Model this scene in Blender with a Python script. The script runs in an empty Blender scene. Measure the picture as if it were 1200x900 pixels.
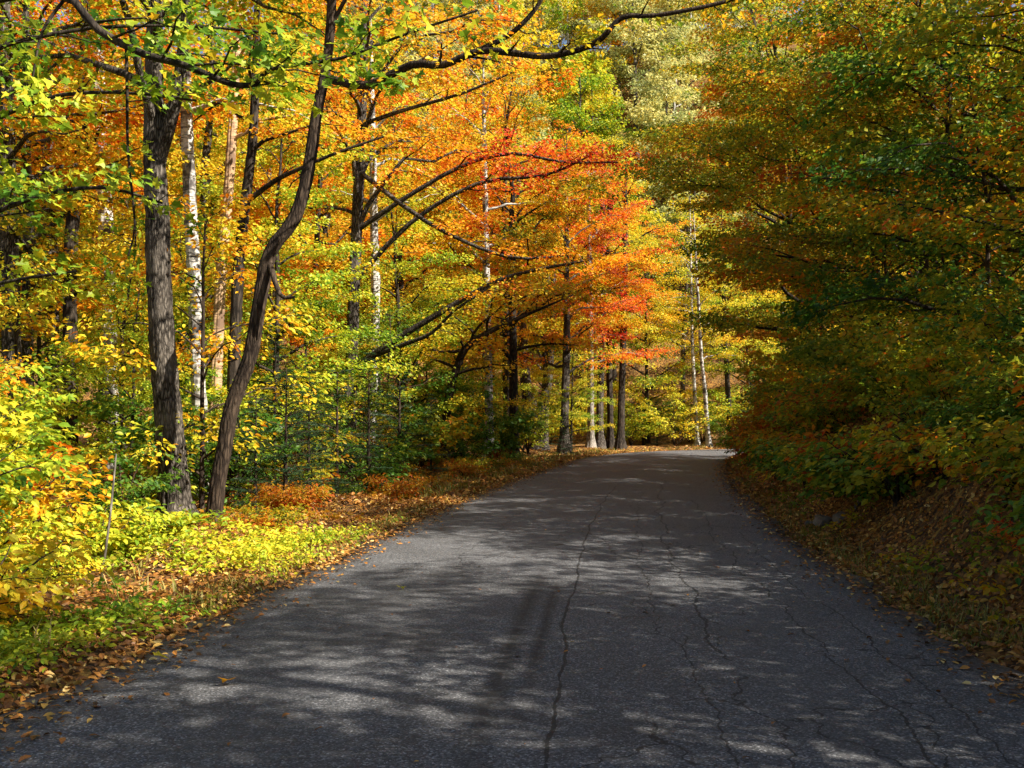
import bpy, math, random, zlib
import numpy as np
from mathutils import Vector, Matrix

R = math.radians
scene = bpy.context.scene
C = scene.collection
rng = np.random.default_rng(11)
random.seed(5)

# ------------------------------------------------------------------ camera
F = 1200.0            # focal length in photo pixels (photo is 1200 wide)
HOR = 504.0           # row of the horizon
CAM_H = 1.63
PITCH = math.atan((HOR - 450.0) / F)
cam = bpy.data.cameras.new("camera")
cam.sensor_width = 36.0
cam.lens = 36.0 * F / 1200.0
cam.clip_end = 3000.0
cam.clip_start = 0.05
cam_o = bpy.data.objects.new("camera", cam)
C.objects.link(cam_o)
cam_o.location = (0, 0, CAM_H)
cam_o.rotation_euler = (math.pi / 2 + PITCH, 0, 0)
scene.camera = cam_o


def at(px, py, d):
    """world point seen at photo pixel (px,py) at distance d along +Y"""
    x, u = (px - 600) / F, (450 - py) / F
    y = math.cos(PITCH) - u * math.sin(PITCH)
    z = math.sin(PITCH) + u * math.cos(PITCH)
    k = d / y
    return np.array([x * k, d, CAM_H + z * k])


# ------------------------------------------------------------------ terrain
def sstep(t):
    t = np.clip(t, 0, 1)
    return t * t * (3 - 2 * t)


ctrl = [(-4.6, -60), (-2.35, -30), (-0.95, -10), (-0.18, 0), (0.28, 6.6), (0.85, 13), (1.5, 18.4), (2.3, 24),
        (3.3, 30), (4.6, 37), (5.9, 43.5), (7.6, 49), (10.4, 53.3), (15, 56.6), (22, 58.8), (34, 61), (60, 65), (110, 70)]
ctrl = np.array(ctrl, float)


def catmull(P, n):
    out = []
    for i in range(len(P) - 1):
        p0, p1, p2, p3 = P[max(i - 1, 0)], P[i], P[i + 1], P[min(i + 2, len(P) - 1)]
        t = np.linspace(0, 1, n, endpoint=False)[:, None]
        out.append(0.5 * (2 * p1 + (p2 - p0) * t + (2 * p0 - 5 * p1 + 4 * p2 - p3) * t ** 2 + (3 * p1 - p0 - 3 * p2 + p3) * t ** 3))
    out.append(P[-1:])
    return np.concatenate(out)


CL = catmull(ctrl, 24)
TAN = np.gradient(CL, axis=0)
TAN /= np.linalg.norm(TAN, axis=1)[:, None]
ARC = np.concatenate([[0], np.cumsum(np.linalg.norm(np.diff(CL, axis=0), axis=1))])
HW = 3.05


def road_frame(x, y):
    x = np.atleast_1d(np.asarray(x, float)); y = np.atleast_1d(np.asarray(y, float))
    s = np.empty_like(x); idx = np.empty(x.shape, int)
    for a in range(0, len(x), 4000):
        dx = x[a:a + 4000, None] - CL[None, :, 0]; dy = y[a:a + 4000, None] - CL[None, :, 1]
        k = np.argmin(dx * dx + dy * dy, axis=1)
        r = np.arange(len(k))
        sx, sy = dx[r, k], dy[r, k]
        cr = sx * TAN[k, 1] - sy * TAN[k, 0]
        s[a:a + 4000] = np.sign(cr) * np.hypot(sx, sy)
        idx[a:a + 4000] = k
    return s, idx


def zroad(y):
    t = np.clip(np.asarray(y, float) - 12, 0, 46)
    return 0.012 * t - 0.00 * t


def hashn(ix, iy, seed):
    v = np.sin(ix * 127.1 + iy * 311.7 + seed * 74.7) * 43758.5453
    return v - np.floor(v)


def vnoise(x, y, seed=0):
    ix, iy = np.floor(x), np.floor(y)
    fx, fy = x - ix, y - iy
    fx = fx * fx * (3 - 2 * fx); fy = fy * fy * (3 - 2 * fy)
    a, b = hashn(ix, iy, seed), hashn(ix + 1, iy, seed)
    c, d = hashn(ix, iy + 1, seed), hashn(ix + 1, iy + 1, seed)
    return (a * (1 - fx) + b * fx) * (1 - fy) + (c * (1 - fx) + d * fx) * fy


def ground_h(x, y):
    x = np.atleast_1d(np.asarray(x, float)); y = np.atleast_1d(np.asarray(y, float))
    s, k = road_frame(x, y)
    zr = zroad(CL[k, 1])
    a = np.abs(s)
    out = a - HW
    h = np.where(out < 0.12, -0.06, 0.0)
    v = sstep((out - 0.1) / 0.5)
    n = (vnoise(x * 0.7, y * 0.7, 1) - 0.5) * 0.30 + (vnoise(x * 2.1, y * 2.1, 2) - 0.5) * 0.12
    right = s > 0
    bank = 1.95 * sstep((out - 0.45) / 1.95) + 0.10 * np.clip(out - 2.6, 0, 60)
    bank = bank * (0.85 + 0.35 * (vnoise(x * 0.25, y * 0.25, 3) - 0.5))
    left = -0.06 * sstep((out - 0.3) / 0.8) + 0.022 * np.clip(out - 1.2, 0, 60)
    h = h + np.where(out > 0.1, 0.03 * v + np.where(right, bank, left) + n * sstep((out - 0.3) / 1.5), 0)
    d = np.hypot(x, y)
    hill = 54 * sstep((y - 66) / 84) + 8 * sstep((y - 70) / 60) * (vnoise(x * 0.03, y * 0.03, 5) - 0.5)
    return zr + h + hill


def gz(x, y):
    return float(ground_h([x], [y])[0])


# ------------------------------------------------------------------ mesh helpers
def raw_mesh(name, V, polys, mats=(), attrs=None, smooth=False):
    """polys: list of (n,k) int arrays"""
    me = bpy.data.meshes.new(name)
    V = np.asarray(V, np.float32)
    me.vertices.add(len(V))
    me.vertices.foreach_set("co", V.ravel())
    starts, loops, off = [], [], 0
    for p in polys:
        p = np.asarray(p, np.int32)
        if len(p) == 0:
            continue
        k = p.shape[1]
        starts.append(off + np.arange(len(p)) * k)
        loops.append(p.ravel())
        off += p.size
    starts = np.concatenate(starts).astype(np.int32); loops = np.concatenate(loops).astype(np.int32)
    me.loops.add(len(loops)); me.loops.foreach_set("vertex_index", loops)
    me.polygons.add(len(starts)); me.polygons.foreach_set("loop_start", starts)
    if attrs:
        for nme, (dom, arr) in attrs.items():
            at_ = me.attributes.new(nme, "FLOAT", dom)
            at_.data.foreach_set("value", np.asarray(arr, np.float32))
    me.polygons.foreach_set("use_smooth", np.full(len(starts), smooth, bool))
    for m in mats:
        me.materials.append(m)
    me.update(calc_edges=True)
    return me


def link(name, me, parent=None, loc=None, mat=None):
    o = bpy.data.objects.new(name, me)
    C.objects.link(o)
    if parent:
        o.parent = parent
    if loc is not None:
        o.location = loc
    if mat is not None and me is not None:
        o.material_slots[0].link = "OBJECT"
        o.material_slots[0].material = mat
    return o


def tag(o, label=None, cat=None, group=None, kind=None):
    if label: o["label"] = label
    if cat: o["category"] = cat
    if group: o["group"] = group
    if kind: o["kind"] = kind
    return o


def thing(name, loc, rz, label, cat, group=None, scale=1.0):
    o = bpy.data.objects.new(name, None)
    C.objects.link(o)
    o.empty_display_size = 0.2
    o.location = loc; o.rotation_euler = (0, 0, rz)
    o.scale = (scale,) * 3 if not hasattr(scale, "__len__") else scale
    return tag(o, label, cat, group)


class Tubes:
    def __init__(self):
        self.V, self.Q, self.n = [], [], 0

    def add(self, P, r, k=6, rough=0.0, rs=None):
        P = np.asarray(P, float); n = len(P)
        r = np.broadcast_to(np.asarray(r, float), (n,))
        T = np.gradient(P, axis=0)
        T /= np.linalg.norm(T, axis=1)[:, None] + 1e-9
        avg = P[-1] - P[0]
        ref = np.array([1.0, 0, 0]) if abs(avg[2]) > 0.7 * np.linalg.norm(avg) else np.array([0, 0, 1.0])
        A = np.cross(T, ref); A /= np.linalg.norm(A, axis=1)[:, None] + 1e-9
        B = np.cross(T, A)
        th = np.arange(k) * 2 * np.pi / k
        rr = np.repeat(r[:, None], k, 1)
        if rough and rs is not None:
            lob = 1 + rough * (rs.random(k) - 0.5) * 2
            rr = rr * lob[None] * (1 + rough * 0.7 * (rs.random((n, k)) - 0.5) * 2)
        ring = P[:, None] + rr[:, :, None] * (np.cos(th)[None, :, None] * A[:, None] + np.sin(th)[None, :, None] * B[:, None])
        i = np.arange(n - 1)[:, None] * k; j = np.arange(k)[None]; j2 = (j + 1) % k
        q = np.stack([i + j, i + k + j, i + k + j2, i + j2], -1).reshape(-1, 4) + self.n
        self.V.append(ring.reshape(-1, 3)); self.Q.append(q); self.n += n * k

    def mesh(self, name, mat):
        return raw_mesh(name, np.concatenate(self.V), [np.concatenate(self.Q)], [mat], smooth=True)


# leaf outlines in (along, across, lift): a midrib and folded halves
def leaf_shape(kind):
    if kind == "quad":
        v = [(0, 0, 0), (0.5, 0.40, 0.10), (1, 0, -0.10), (0.45, -0.40, 0.10)]
        f = [(0, 1, 2), (0, 2, 3)]
    elif kind == "oval":
        v = [(0, 0, 0), (0.28, 0.24, 0.07), (0.65, 0.25, 0.06), (1, 0, -0.14), (0.65, -0.25, 0.06), (0.28, -0.24, 0.07), (0.5, 0, 0)]
        f = [(0, 1, 6), (1, 2, 6), (2, 3, 6), (3, 4, 6), (4, 5, 6), (5, 0, 6)]
    elif kind == "maple":
        half = [(0.02, 0.10), (-0.02, 0.34), (0.20, 0.30), (0.38, 0.56), (0.50, 0.30), (0.60, 0.16), (0.78, 0.15)]
        v = [(0.3, 0, 0), (0, 0, 0)]
        v += [(a, b, 0.10 * b / 0.5 - 0.12 * a * a) for a, b in half]
        v += [(1.0, 0, -0.14)]
        v += [(a, -b, 0.10 * b / 0.5 - 0.12 * a * a) for a, b in reversed(half)]
        n = len(v)
        f = [(0, i, i + 1 if i + 1 < n else 1) for i in range(1, n)]
    elif kind == "needle":
        v = [(0, 0.07, 0), (1, 0.02, -0.05), (1, -0.02, -0.05), (0, -0.07, 0)]
        f = [(0, 1, 2), (0, 2, 3)]
    elif kind == "blade":
        v = [(0, 0.035, 0), (0.55, 0.03, 0.03), (1, 0, -0.1), (0.55, -0.03, 0.03), (0, -0.035, 0)]
        f = [(0, 1, 3), (0, 3, 4), (1, 2, 3)]
    return np.array(v, float), np.array(f, int)


class Leaves:
    def __init__(self):
        self.P, self.A, self.N, self.S, self.T = [], [], [], [], []

    def add(self, P, A, N, S, T):
        self.P.append(P); self.A.append(A); self.N.append(N); self.S.append(S); self.T.append(T)

    def count(self):
        return sum(len(p) for p in self.P)

    def mesh(self, name, mat, kind="quad"):
        P, A, N = (np.concatenate(q) for q in (self.P, self.A, self.N))
        S, T = np.concatenate(self.S), np.concatenate(self.T)
        A = A / (np.linalg.norm(A, axis=1)[:, None] + 1e-9)
        B = np.cross(N, A); B /= np.linalg.norm(B, axis=1)[:, None] + 1e-9
        N = np.cross(A, B)
        v, f = leaf_shape(kind)
        V = P[:, None] + S[:, None, None] * (v[None, :, 0:1] * A[:, None] + v[None, :, 1:2] * B[:, None] + v[None, :, 2:3] * N[:, None])
        Fq = (np.arange(len(P))[:, None, None] * len(v) + f[None]).reshape(-1, 3)
        return raw_mesh(name, V.reshape(-1, 3), [Fq], [mat], {"tone": ("FACE", np.repeat(T, len(f)))})

    def sprays(self, rs, Cn, D, L, W, n, size, tone, thick=0.07, tilt=0.55, droop=0.25, tone_leaf=0.3):
        """flat sprays of n leaves each round centres Cn along directions D"""
        m = len(Cn)
        if m == 0:
            return
        D = D / (np.linalg.norm(D, axis=1)[:, None] + 1e-9)
        side = np.cross(D, np.array([0, 0, 1.0])); side /= np.linalg.norm(side, axis=1)[:, None] + 1e-9
        up = np.cross(side, D)
        u = rs.uniform(-1, 1, (m, n)); v = rs.uniform(-1, 1, (m, n)) * np.sqrt(1 - u * u * 0.85)
        u *= 1.0
        w = rs.normal(0, 1, (m, n)) * thick - droop * 0.35 * (u * u) * L[:, None] * 0.5
        P = Cn[:, None] + D[:, None] * (u * L[:, None])[..., None] + side[:, None] * (v * W[:, None])[..., None] + up[:, None] * w[..., None]
        yaw = rs.normal(0, 0.9, (m, n)) + v * 0.9
        A = D[:, None] * np.cos(yaw)[..., None] + side[:, None] * np.sin(yaw)[..., None]
        A = A + np.array([0, 0, -1.0]) * (droop + rs.normal(0, 0.3, (m, n)))[..., None]
        N = up[:, None] + rs.normal(0, tilt, (m, n, 3))
        S = size * rs.uniform(0.6, 1.25, (m, n))
        T = np.clip(tone[:, None] + rs.normal(0, tone_leaf, (m, n)), 0, 1)
        self.add(P.reshape(-1, 3), A.reshape(-1, 3), N.reshape(-1, 3), S.ravel(), T.ravel())


def bend_poly(rs, p0, az, el0, el1, L, n, wig=0.12):
    el = np.linspace(el0, el1, n) + rs.normal(0, wig, n)
    a = az + np.cumsum(rs.normal(0, wig, n))
    st = L / (n - 1)
    d = np.stack([np.cos(el) * np.cos(a), np.cos(el) * np.sin(a), np.sin(el)], 1) * st
    return np.concatenate([[p0], p0 + np.cumsum(d[:-1], axis=0)])


def interp(P, t):
    t = np.clip(t, 0, 1) * (len(P) - 1)
    i = np.minimum(t.astype(int), len(P) - 2) if hasattr(t, "__len__") else min(int(t), len(P) - 2)
    f = t - i
    if hasattr(t, "__len__"):
        return P[i] * (1 - f)[:, None] + P[i + 1] * f[:, None]
    return P[i] * (1 - f) + P[i + 1] * f


def leafy_limb(rs, tub, lv, P, r0, r1, spacing=0.55, sub=0.34, leaf=0.09, n=26, sprL=0.5, tone=0.5, start=0.25,
               k=6, twig=True, tone_sp=0.14, thick=0.07, tilt=0.55, keep=1.0, tone_leaf=0.2):
    """a limb with side branches in a flat fan, each carrying flat sprays of leaves"""
    L = np.sum(np.linalg.norm(np.diff(P, axis=0), axis=1))
    tub.add(P, np.linspace(r0, r1, len(P)), k)
    ns = max(3, int(L * (1 - start) / spacing))
    cs, ds, tn = [], [], []
    sgn = 1 if rs.random() < 0.5 else -1
    for j in range(ns):
        t = start + (1 - start) * (j + rs.uniform(0.2, 0.8)) / ns
        p = interp(P, t)
        q = interp(P, min(1, t + 0.04)) - interp(P, max(0, t - 0.04))
        az = math.atan2(q[1], q[0]) + sgn * rs.uniform(0.6, 1.15)
        sgn = -sgn
        Ls = max(0.45, sub * L * (1.05 - 0.75 * t) * rs.uniform(0.7, 1.25))
        S = bend_poly(rs, p, az, rs.uniform(0.0, 0.35), rs.uniform(-0.35, 0.05), Ls, 5, 0.16)
        if twig:
            rb = max(0.004, 0.5 * (r0 * (1 - t) + r1 * t))
            tub.add(S, np.linspace(min(rb, 0.03), 0.003, 5), 3)
        m = max(1, int(round(Ls / (sprL * 0.72))))
        base = tone + rs.normal(0, tone_sp)
        for i in range(m):
            if rs.random() > keep: continue
            tt = (i + 0.75) / m
            cs.append(interp(S, min(tt, 1.0)) + rs.normal(0, 0.05, 3)); ds.append(S[-1] - S[-2]); tn.append(base + rs.normal(0, tone_sp * 0.5))
    q = P[-1] - P[-2]
    cs.append(P[-1]); ds.append(q); tn.append(tone)
    cs = np.array(cs); ds = np.array(ds); tn = np.array(tn)
    Ls_ = sprL * rs.uniform(0.7, 1.25, len(cs))
    lv.sprays(rs, cs, ds, Ls_, Ls_ * 0.72, n, leaf, tn, thick=thick, tilt=tilt, tone_leaf=tone_leaf)


def trunk_poly(rs, H, n=12, wob=0.12, lean=(0, 0)):
    t = np.linspace(0, 1, n)
    x = lean[0] * H * t ** 1.3 + np.cumsum(rs.normal(0, wob, n)) * t * 0.4
    y = lean[1] * H * t ** 1.3 + np.cumsum(rs.normal(0, wob, n)) * t * 0.4
    return np.stack([x, y, H * t], 1)


def gen_tree(seed, H=15, r0=0.2, base=3.5, CR=4.5, nl=22, leaf=0.11, n=26, sprL=0.55, spacing=0.45, kind="quad", lean=(0, 0),
             trunk=None, rad=None, bark=None, lmat=None, profile="round", toneH=0.0, keep=1.0, side=None, side_pow=0.6, tsides=10,
             thick=0.09, tilt=0.6, extra=None, sub=0.44, tone_sp=0.14, up=0.0, tone0=0.5, tone_leaf=0.2):
    rs = np.random.default_rng(seed)
    tub, lv = Tubes(), Leaves()
    if trunk is None:
        trunk = trunk_poly(rs, H, 13, 0.24 * H / 15, lean)
        zz = np.linspace(0, 1, len(trunk))
        rad = r0 * (1 - zz) ** 0.75 + 0.012
        trunk = np.concatenate([[trunk[0] - [0, 0, 0.35]], trunk[:1], [trunk[0] * .7 + trunk[1] * .3], trunk[1:]])
        rad = np.concatenate([[rad[0] * 1.9, rad[0] * 1.45, rad[0] * 1.05], rad[1:]])
    H = trunk[-1][2]
    tub.add(trunk, rad, tsides, 0.10, rs)
    zs = trunk[:, 2]
    for i in range(nl):
        s = ((i + 0.5) / nl) ** 0.95
        h = base + (H - base) * s * 0.97
        p = np.array([np.interp(h, zs, trunk[:, a]) for a in range(3)])
        rt = float(np.interp(h, zs, rad))
        if profile == "round":
            pr = (0.62 + 0.42 * math.sin(math.pi * min(1, s * 0.85 + 0.12))) * (1 - 0.62 * s ** 2.5)
        elif profile == "tall":
            pr = 0.95 * (1 - 0.72 * s ** 1.6)
        else:
            pr = (0.35 + 0.65 * s) * (1 - 0.55 * max(0, s - .6))
        az = i * 2.399 + rs.normal(0, 0.35)
        Lb = CR * pr * rs.uniform(0.78, 1.18)
        if side is not None:
            c = math.cos(az - side)
            Lb *= 1 + side_pow * c
        e0 = 0.55 + 0.65 * s * s + rs.normal(0, 0.2) + up
        e1 = -0.25 + 0.55 * s * s + rs.normal(0, 0.15) + up * 0.3
        P = bend_poly(rs, p, az, e0, e1, max(Lb, 0.6), 8, 0.19)
        leafy_limb(rs, tub, lv, P, min(rt * 0.55, 0.02 + 0.016 * Lb), 0.006, spacing, sub, leaf, n, sprL,
                   np.clip(tone0 + toneH * (s - 0.5) + rs.normal(0, tone_sp), 0, 1), 0.22, 5, True, tone_sp, thick, tilt, keep, tone_leaf)
    if extra:
        extra(rs, tub, lv)
    return tub.mesh("trunk", bark), lv.mesh("crown", lmat, kind), lv.count()


# ------------------------------------------------------------------ materials
def new_mat(name):
    m = bpy.data.materials.new(name)
    m.use_nodes = True
    nt = m.node_tree
    nt.nodes.clear()
    out = nt.nodes.new("ShaderNodeOutputMaterial")
    return m, nt, out


def N(nt, t, **kw):
    n = nt.nodes.new(t)
    for k, v in kw.items():
        if k in n.inputs:
            n.inputs[k].default_value = v
        else:
            setattr(n, k, v)
    return n


def ramp(nt, cols, interp="LINEAR"):
    r = nt.nodes.new("ShaderNodeValToRGB")
    e = r.color_ramp.elements
    r.color_ramp.interpolation = interp
    while len(e) < len(cols):
        e.new(0.5)
    for i, (p, c) in enumerate(cols):
        e[i].position = p
        e[i].color = (*c, 1)
    return r


def leaf_mat(name, cols, trans=0.45, spec=0.35, rough=0.5, objvar=0.10):
    m, nt, out = new_mat(name)
    L = nt.links.new
    a = N(nt, "ShaderNodeAttribute", attribute_name="tone")
    oi = N(nt, "ShaderNodeObjectInfo")
    mp = N(nt, "ShaderNodeMapRange"); mp.inputs[3].default_value = -objvar; mp.inputs[4].default_value = objvar
    L(oi.outputs["Random"], mp.inputs[0])
    ad = N(nt, "ShaderNodeMath", operation="ADD"); L(a.outputs["Fac"], ad.inputs[0]); L(mp.outputs[0], ad.inputs[1])
    rp = ramp(nt, cols); L(ad.outputs[0], rp.inputs[0])
    p = N(nt, "ShaderNodeBsdfPrincipled", Roughness=rough)
    p.inputs["Specular IOR Level"].default_value = spec
    L(rp.outputs[0], p.inputs["Base Color"])
    g = N(nt, "ShaderNodeGamma", Gamma=1.0); L(rp.outputs[0], g.inputs[0])
    t = N(nt, "ShaderNodeBsdfTranslucent"); L(g.outputs[0], t.inputs[0])
    mx = N(nt, "ShaderNodeMixShader", Fac=trans)
    L(p.outputs[0], mx.inputs[1]); L(t.outputs[0], mx.inputs[2]); L(mx.outputs[0], out.inputs[0])
    return m


LM = {
    "orange": leaf_mat("leaf_orange", [(0, (.20, .25, .015)), (.2, (.70, .52, .02)), (.5, (.88, .42, .015)), (.75, (.84, .26, .01)), (1, (.66, .08, .012))]),
    "gold": leaf_mat("leaf_gold", [(0, (.18, .28, .02)), (.22, (.64, .58, .03)), (.55, (.88, .62, .025)), (.8, (.90, .45, .015)), (1, (.78, .24, .01))]),
    "yellow": leaf_mat("leaf_yellow", [(0, (.16, .30, .02)), (.3, (.48, .50, .03)), (.6, (.80, .66, .04)), (1, (.85, .50, .02))]),
    "lime": leaf_mat("leaf_lime", [(0, (.08, .20, .015)), (.28, (.24, .38, .02)), (.55, (.52, .56, .03)), (.78, (.78, .68, .04)), (1, (.84, .48, .02))]),
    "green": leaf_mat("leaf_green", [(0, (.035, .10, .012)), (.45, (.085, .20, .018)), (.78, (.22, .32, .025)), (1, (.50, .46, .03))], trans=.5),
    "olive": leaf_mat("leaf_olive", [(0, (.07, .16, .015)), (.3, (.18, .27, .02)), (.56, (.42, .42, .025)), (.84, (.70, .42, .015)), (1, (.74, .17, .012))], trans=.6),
    "rust": leaf_mat("leaf_rust", [(0, (.16, .18, .015)), (.3, (.42, .28, .015)), (.65, (.58, .22, .012)), (1, (.50, .08, .012))], trans=.6),
    "red": leaf_mat("leaf_red", [(0, (.75, .38, .02)), (.3, (.78, .18, .012)), (.6, (.68, .06, .012)), (1, (.48, .02, .012))]),
    "sage": leaf_mat("leaf_sage", [(0, (.22, .27, .09)), (.4, (.44, .46, .16)), (.7, (.66, .60, .20)), (1, (.78, .66, .18))], spec=.5),
    "litter": leaf_mat("leaf_litter", [(0, (.10, .045, .015)), (.35, (.28, .11, .025)), (.6, (.48, .20, .035)), (.8, (.62, .36, .07)), (1, (.70, .50, .18))], trans=.15, objvar=0),
    "fir": leaf_mat("fir_needles", [(0, (.010, .030, .012)), (.6, (.022, .060, .020)), (1, (.05, .10, .03))], trans=.1, spec=.3),
    "grass": leaf_mat("grass_blades", [(0, (.07, .10, .015)), (.4, (.16, .19, .02)), (.7, (.34, .27, .05)), (1, (.50, .38, .14))], trans=.3, objvar=0),
}


def bark_mat(name, dark, light, scale=1.0, moss=0.0, bump=0.6):
    m, nt, out = new_mat(name); L = nt.links.new
    tc = N(nt, "ShaderNodeTexCoord")
    mp = N(nt, "ShaderNodeMapping"); mp.inputs["Scale"].default_value = (11 * scale, 11 * scale, 2.4 * scale)
    L(tc.outputs["Object"], mp.inputs[0])
    nz = N(nt, "ShaderNodeTexNoise", Scale=1.0, Detail=8.0, Roughness=0.65); L(mp.outputs[0], nz.inputs[0])
    vo = N(nt, "ShaderNodeTexVoronoi", feature="DISTANCE_TO_EDGE", Scale=1.3)
    ws = N(nt, "ShaderNodeMixRGB", blend_type="ADD", Fac=0.95); L(mp.outputs[0], ws.inputs[1]); L(nz.outputs["Color"], ws.inputs[2])
    L(ws.outputs[0], vo.inputs[0])
    rv = ramp(nt, [(0, (0, 0, 0)), (.28, (1, 1, 1))]); L(vo.outputs[0], rv.inputs[0])
    mu = N(nt, "ShaderNodeMath", operation="MULTIPLY"); L(nz.outputs[0], mu.inputs[0]); L(rv.outputs[0], mu.inputs[1])
    cr = ramp(nt, [(.05, dark), (.35, tuple((a + b) / 2.4 for a, b in zip(dark, light))), (.65, light)]); L(mu.outputs[0], cr.inputs[0])
    big = N(nt, "ShaderNodeTexNoise", Scale=1.4, Detail=4.0); L(tc.outputs["Object"], big.inputs[0])
    lich = ramp(nt, [(.48, (0, 0, 0)), (.62, (1, 1, 1))]); L(big.outputs[0], lich.inputs[0])
    mm = N(nt, "ShaderNodeMixRGB", blend_type="MIX")
    fm = N(nt, "ShaderNodeMath", operation="MULTIPLY"); fm.inputs[1].default_value = 0.35 + moss; L(lich.outputs[0], fm.inputs[0])
    L(fm.outputs[0], mm.inputs[0]); L(cr.outputs[0], mm.inputs[1])
    mm.inputs[2].default_value = (.09, .10, .035, 1) if moss else (light[0] * 1.1, light[1] * 1.1, light[2] * 1.1, 1)
    p = N(nt, "ShaderNodeBsdfPrincipled", Roughness=0.9); L(mm.outputs[0], p.inputs["Base Color"])
    p.inputs["Specular IOR Level"].default_value = 0.2
    b = N(nt, "ShaderNodeBump", Strength=bump, Distance=0.03); L(mu.outputs[0], b.inputs["Height"]); L(b.outputs[0], p.inputs["Normal"])
    L(p.outputs[0], out.inputs[0])
    return m


def birch_mat(name, base, scar):
    m, nt, out = new_mat(name); L = nt.links.new
    tc = N(nt, "ShaderNodeTexCoord")
    mp = N(nt, "ShaderNodeMapping"); mp.inputs["Scale"].default_value = (3.0, 3.0, 26)
    L(tc.outputs["Object"], mp.inputs[0])
    nz = N(nt, "ShaderNodeTexNoise", Scale=1.0, Detail=5.0, Roughness=0.7); L(mp.outputs[0], nz.inputs[0])
    n2 = N(nt, "ShaderNodeTexNoise", Scale=2.2, Detail=5.0); L(tc.outputs["Object"], n2.inputs[0])
    r1 = ramp(nt, [(.41, (1, 1, 1)), (.50, (0, 0, 0))]); L(nz.outputs[0], r1.inputs[0])
    r2 = ramp(nt, [(.52, (0, 0, 0)), (.60, (1, 1, 1))]); L(n2.outputs[0], r2.inputs[0])
    mx = N(nt, "ShaderNodeMath", operation="MAXIMUM"); L(r1.outputs[0], mx.inputs[0]); L(r2.outputs[0], mx.inputs[1])
    c = N(nt, "ShaderNodeMixRGB"); L(mx.outputs[0], c.inputs[0]); c.inputs[1].default_value = (*base, 1); c.inputs[2].default_value = (*scar, 1)
    p = N(nt, "ShaderNodeBsdfPrincipled", Roughness=0.75); L(c.outputs[0], p.inputs["Base Color"])
    b = N(nt, "ShaderNodeBump", Strength=0.3, Distance=0.01); L(nz.outputs[0], b.inputs["Height"]); L(b.outputs[0], p.inputs["Normal"])
    L(p.outputs[0], out.inputs[0])
    return m


BARK = {
    "grey": bark_mat("bark_grey", (.014, .010, .007), (.20, .17, .14), 1.7, bump=1.0),
    "dark": bark_mat("bark_dark", (.012, .009, .007), (.085, .065, .048)),
    "brown": bark_mat("bark_brown", (.016, .010, .007), (.095, .066, .045), 1.2),
    "moss": bark_mat("bark_mossy", (.022, .017, .012), (.24, .20, .16), 1.0, 0.25),
    "birch": birch_mat("bark_birch", (.52, .49, .45), (.06, .05, .045)),
    "tan": birch_mat("bark_tan", (.52, .33, .18), (.17, .10, .06)),
    "pale": bark_mat("bark_pale", (.10, .085, .07), (.45, .41, .36), 1.0, 0, .3),
}


def ground_mat():
    m, nt, out = new_mat("forest_floor"); L = nt.links.new
    tc = N(nt, "ShaderNodeTexCoord")
    nz = N(nt, "ShaderNodeTexNoise", Scale=3.0, Detail=4.0); L(tc.outputs["Object"], nz.inputs[0])
    ws = N(nt, "ShaderNodeMixRGB", blend_type="ADD", Fac=0.15); L(tc.outputs["Object"], ws.inputs[1]); L(nz.outputs["Color"], ws.inputs[2])
    vo = N(nt, "ShaderNodeTexVoronoi", Scale=13.0); L(ws.outputs[0], vo.inputs[0])
    sp = N(nt, "ShaderNodeSeparateColor"); L(vo.outputs["Color"], sp.inputs[0])
    cr = ramp(nt, [(0, (.035, .022, .012)), (.3, (.09, .045, .018)), (.55, (.20, .085, .022)), (.8, (.32, .15, .03)), (1, (.42, .27, .06))])
    L(sp.outputs[0], cr.inputs[0])
    big = N(nt, "ShaderNodeTexNoise", Scale=0.5, Detail=5.0); L(tc.outputs["Object"], big.inputs[0])
    rb = ramp(nt, [(.42, (0, 0, 0)), (.62, (1, 1, 1))]); L(big.outputs[0], rb.inputs[0])
    dm = N(nt, "ShaderNodeMixRGB", blend_type="MIX"); L(rb.outputs[0], dm.inputs[0]); L(cr.outputs[0], dm.inputs[1])
    soil = ramp(nt, [(.3, (.035, .024, .015)), (.7, (.12, .075, .042))])
    fine = N(nt, "ShaderNodeTexNoise", Scale=24.0, Detail=6.0); L(tc.outputs["Object"], fine.inputs[0]); L(fine.outputs[0], soil.inputs[0])
    m2 = N(nt, "ShaderNodeMixRGB", Fac=0.5); L(soil.outputs[0], m2.inputs[1]); L(cr.outputs[0], m2.inputs[2]); L(m2.outputs[0], dm.inputs[2])
    p = N(nt, "ShaderNodeBsdfPrincipled", Roughness=0.95); L(dm.outputs[0], p.inputs["Base Color"])
    p.inputs["Specular IOR Level"].default_value = 0.15
    b = N(nt, "ShaderNodeBump", Strength=0.8, Distance=0.05); L(vo.outputs["Distance"], b.inputs["Height"]); L(b.outputs[0], p.inputs["Normal"])
    L(p.outputs[0], out.inputs[0])
    return m


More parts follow.
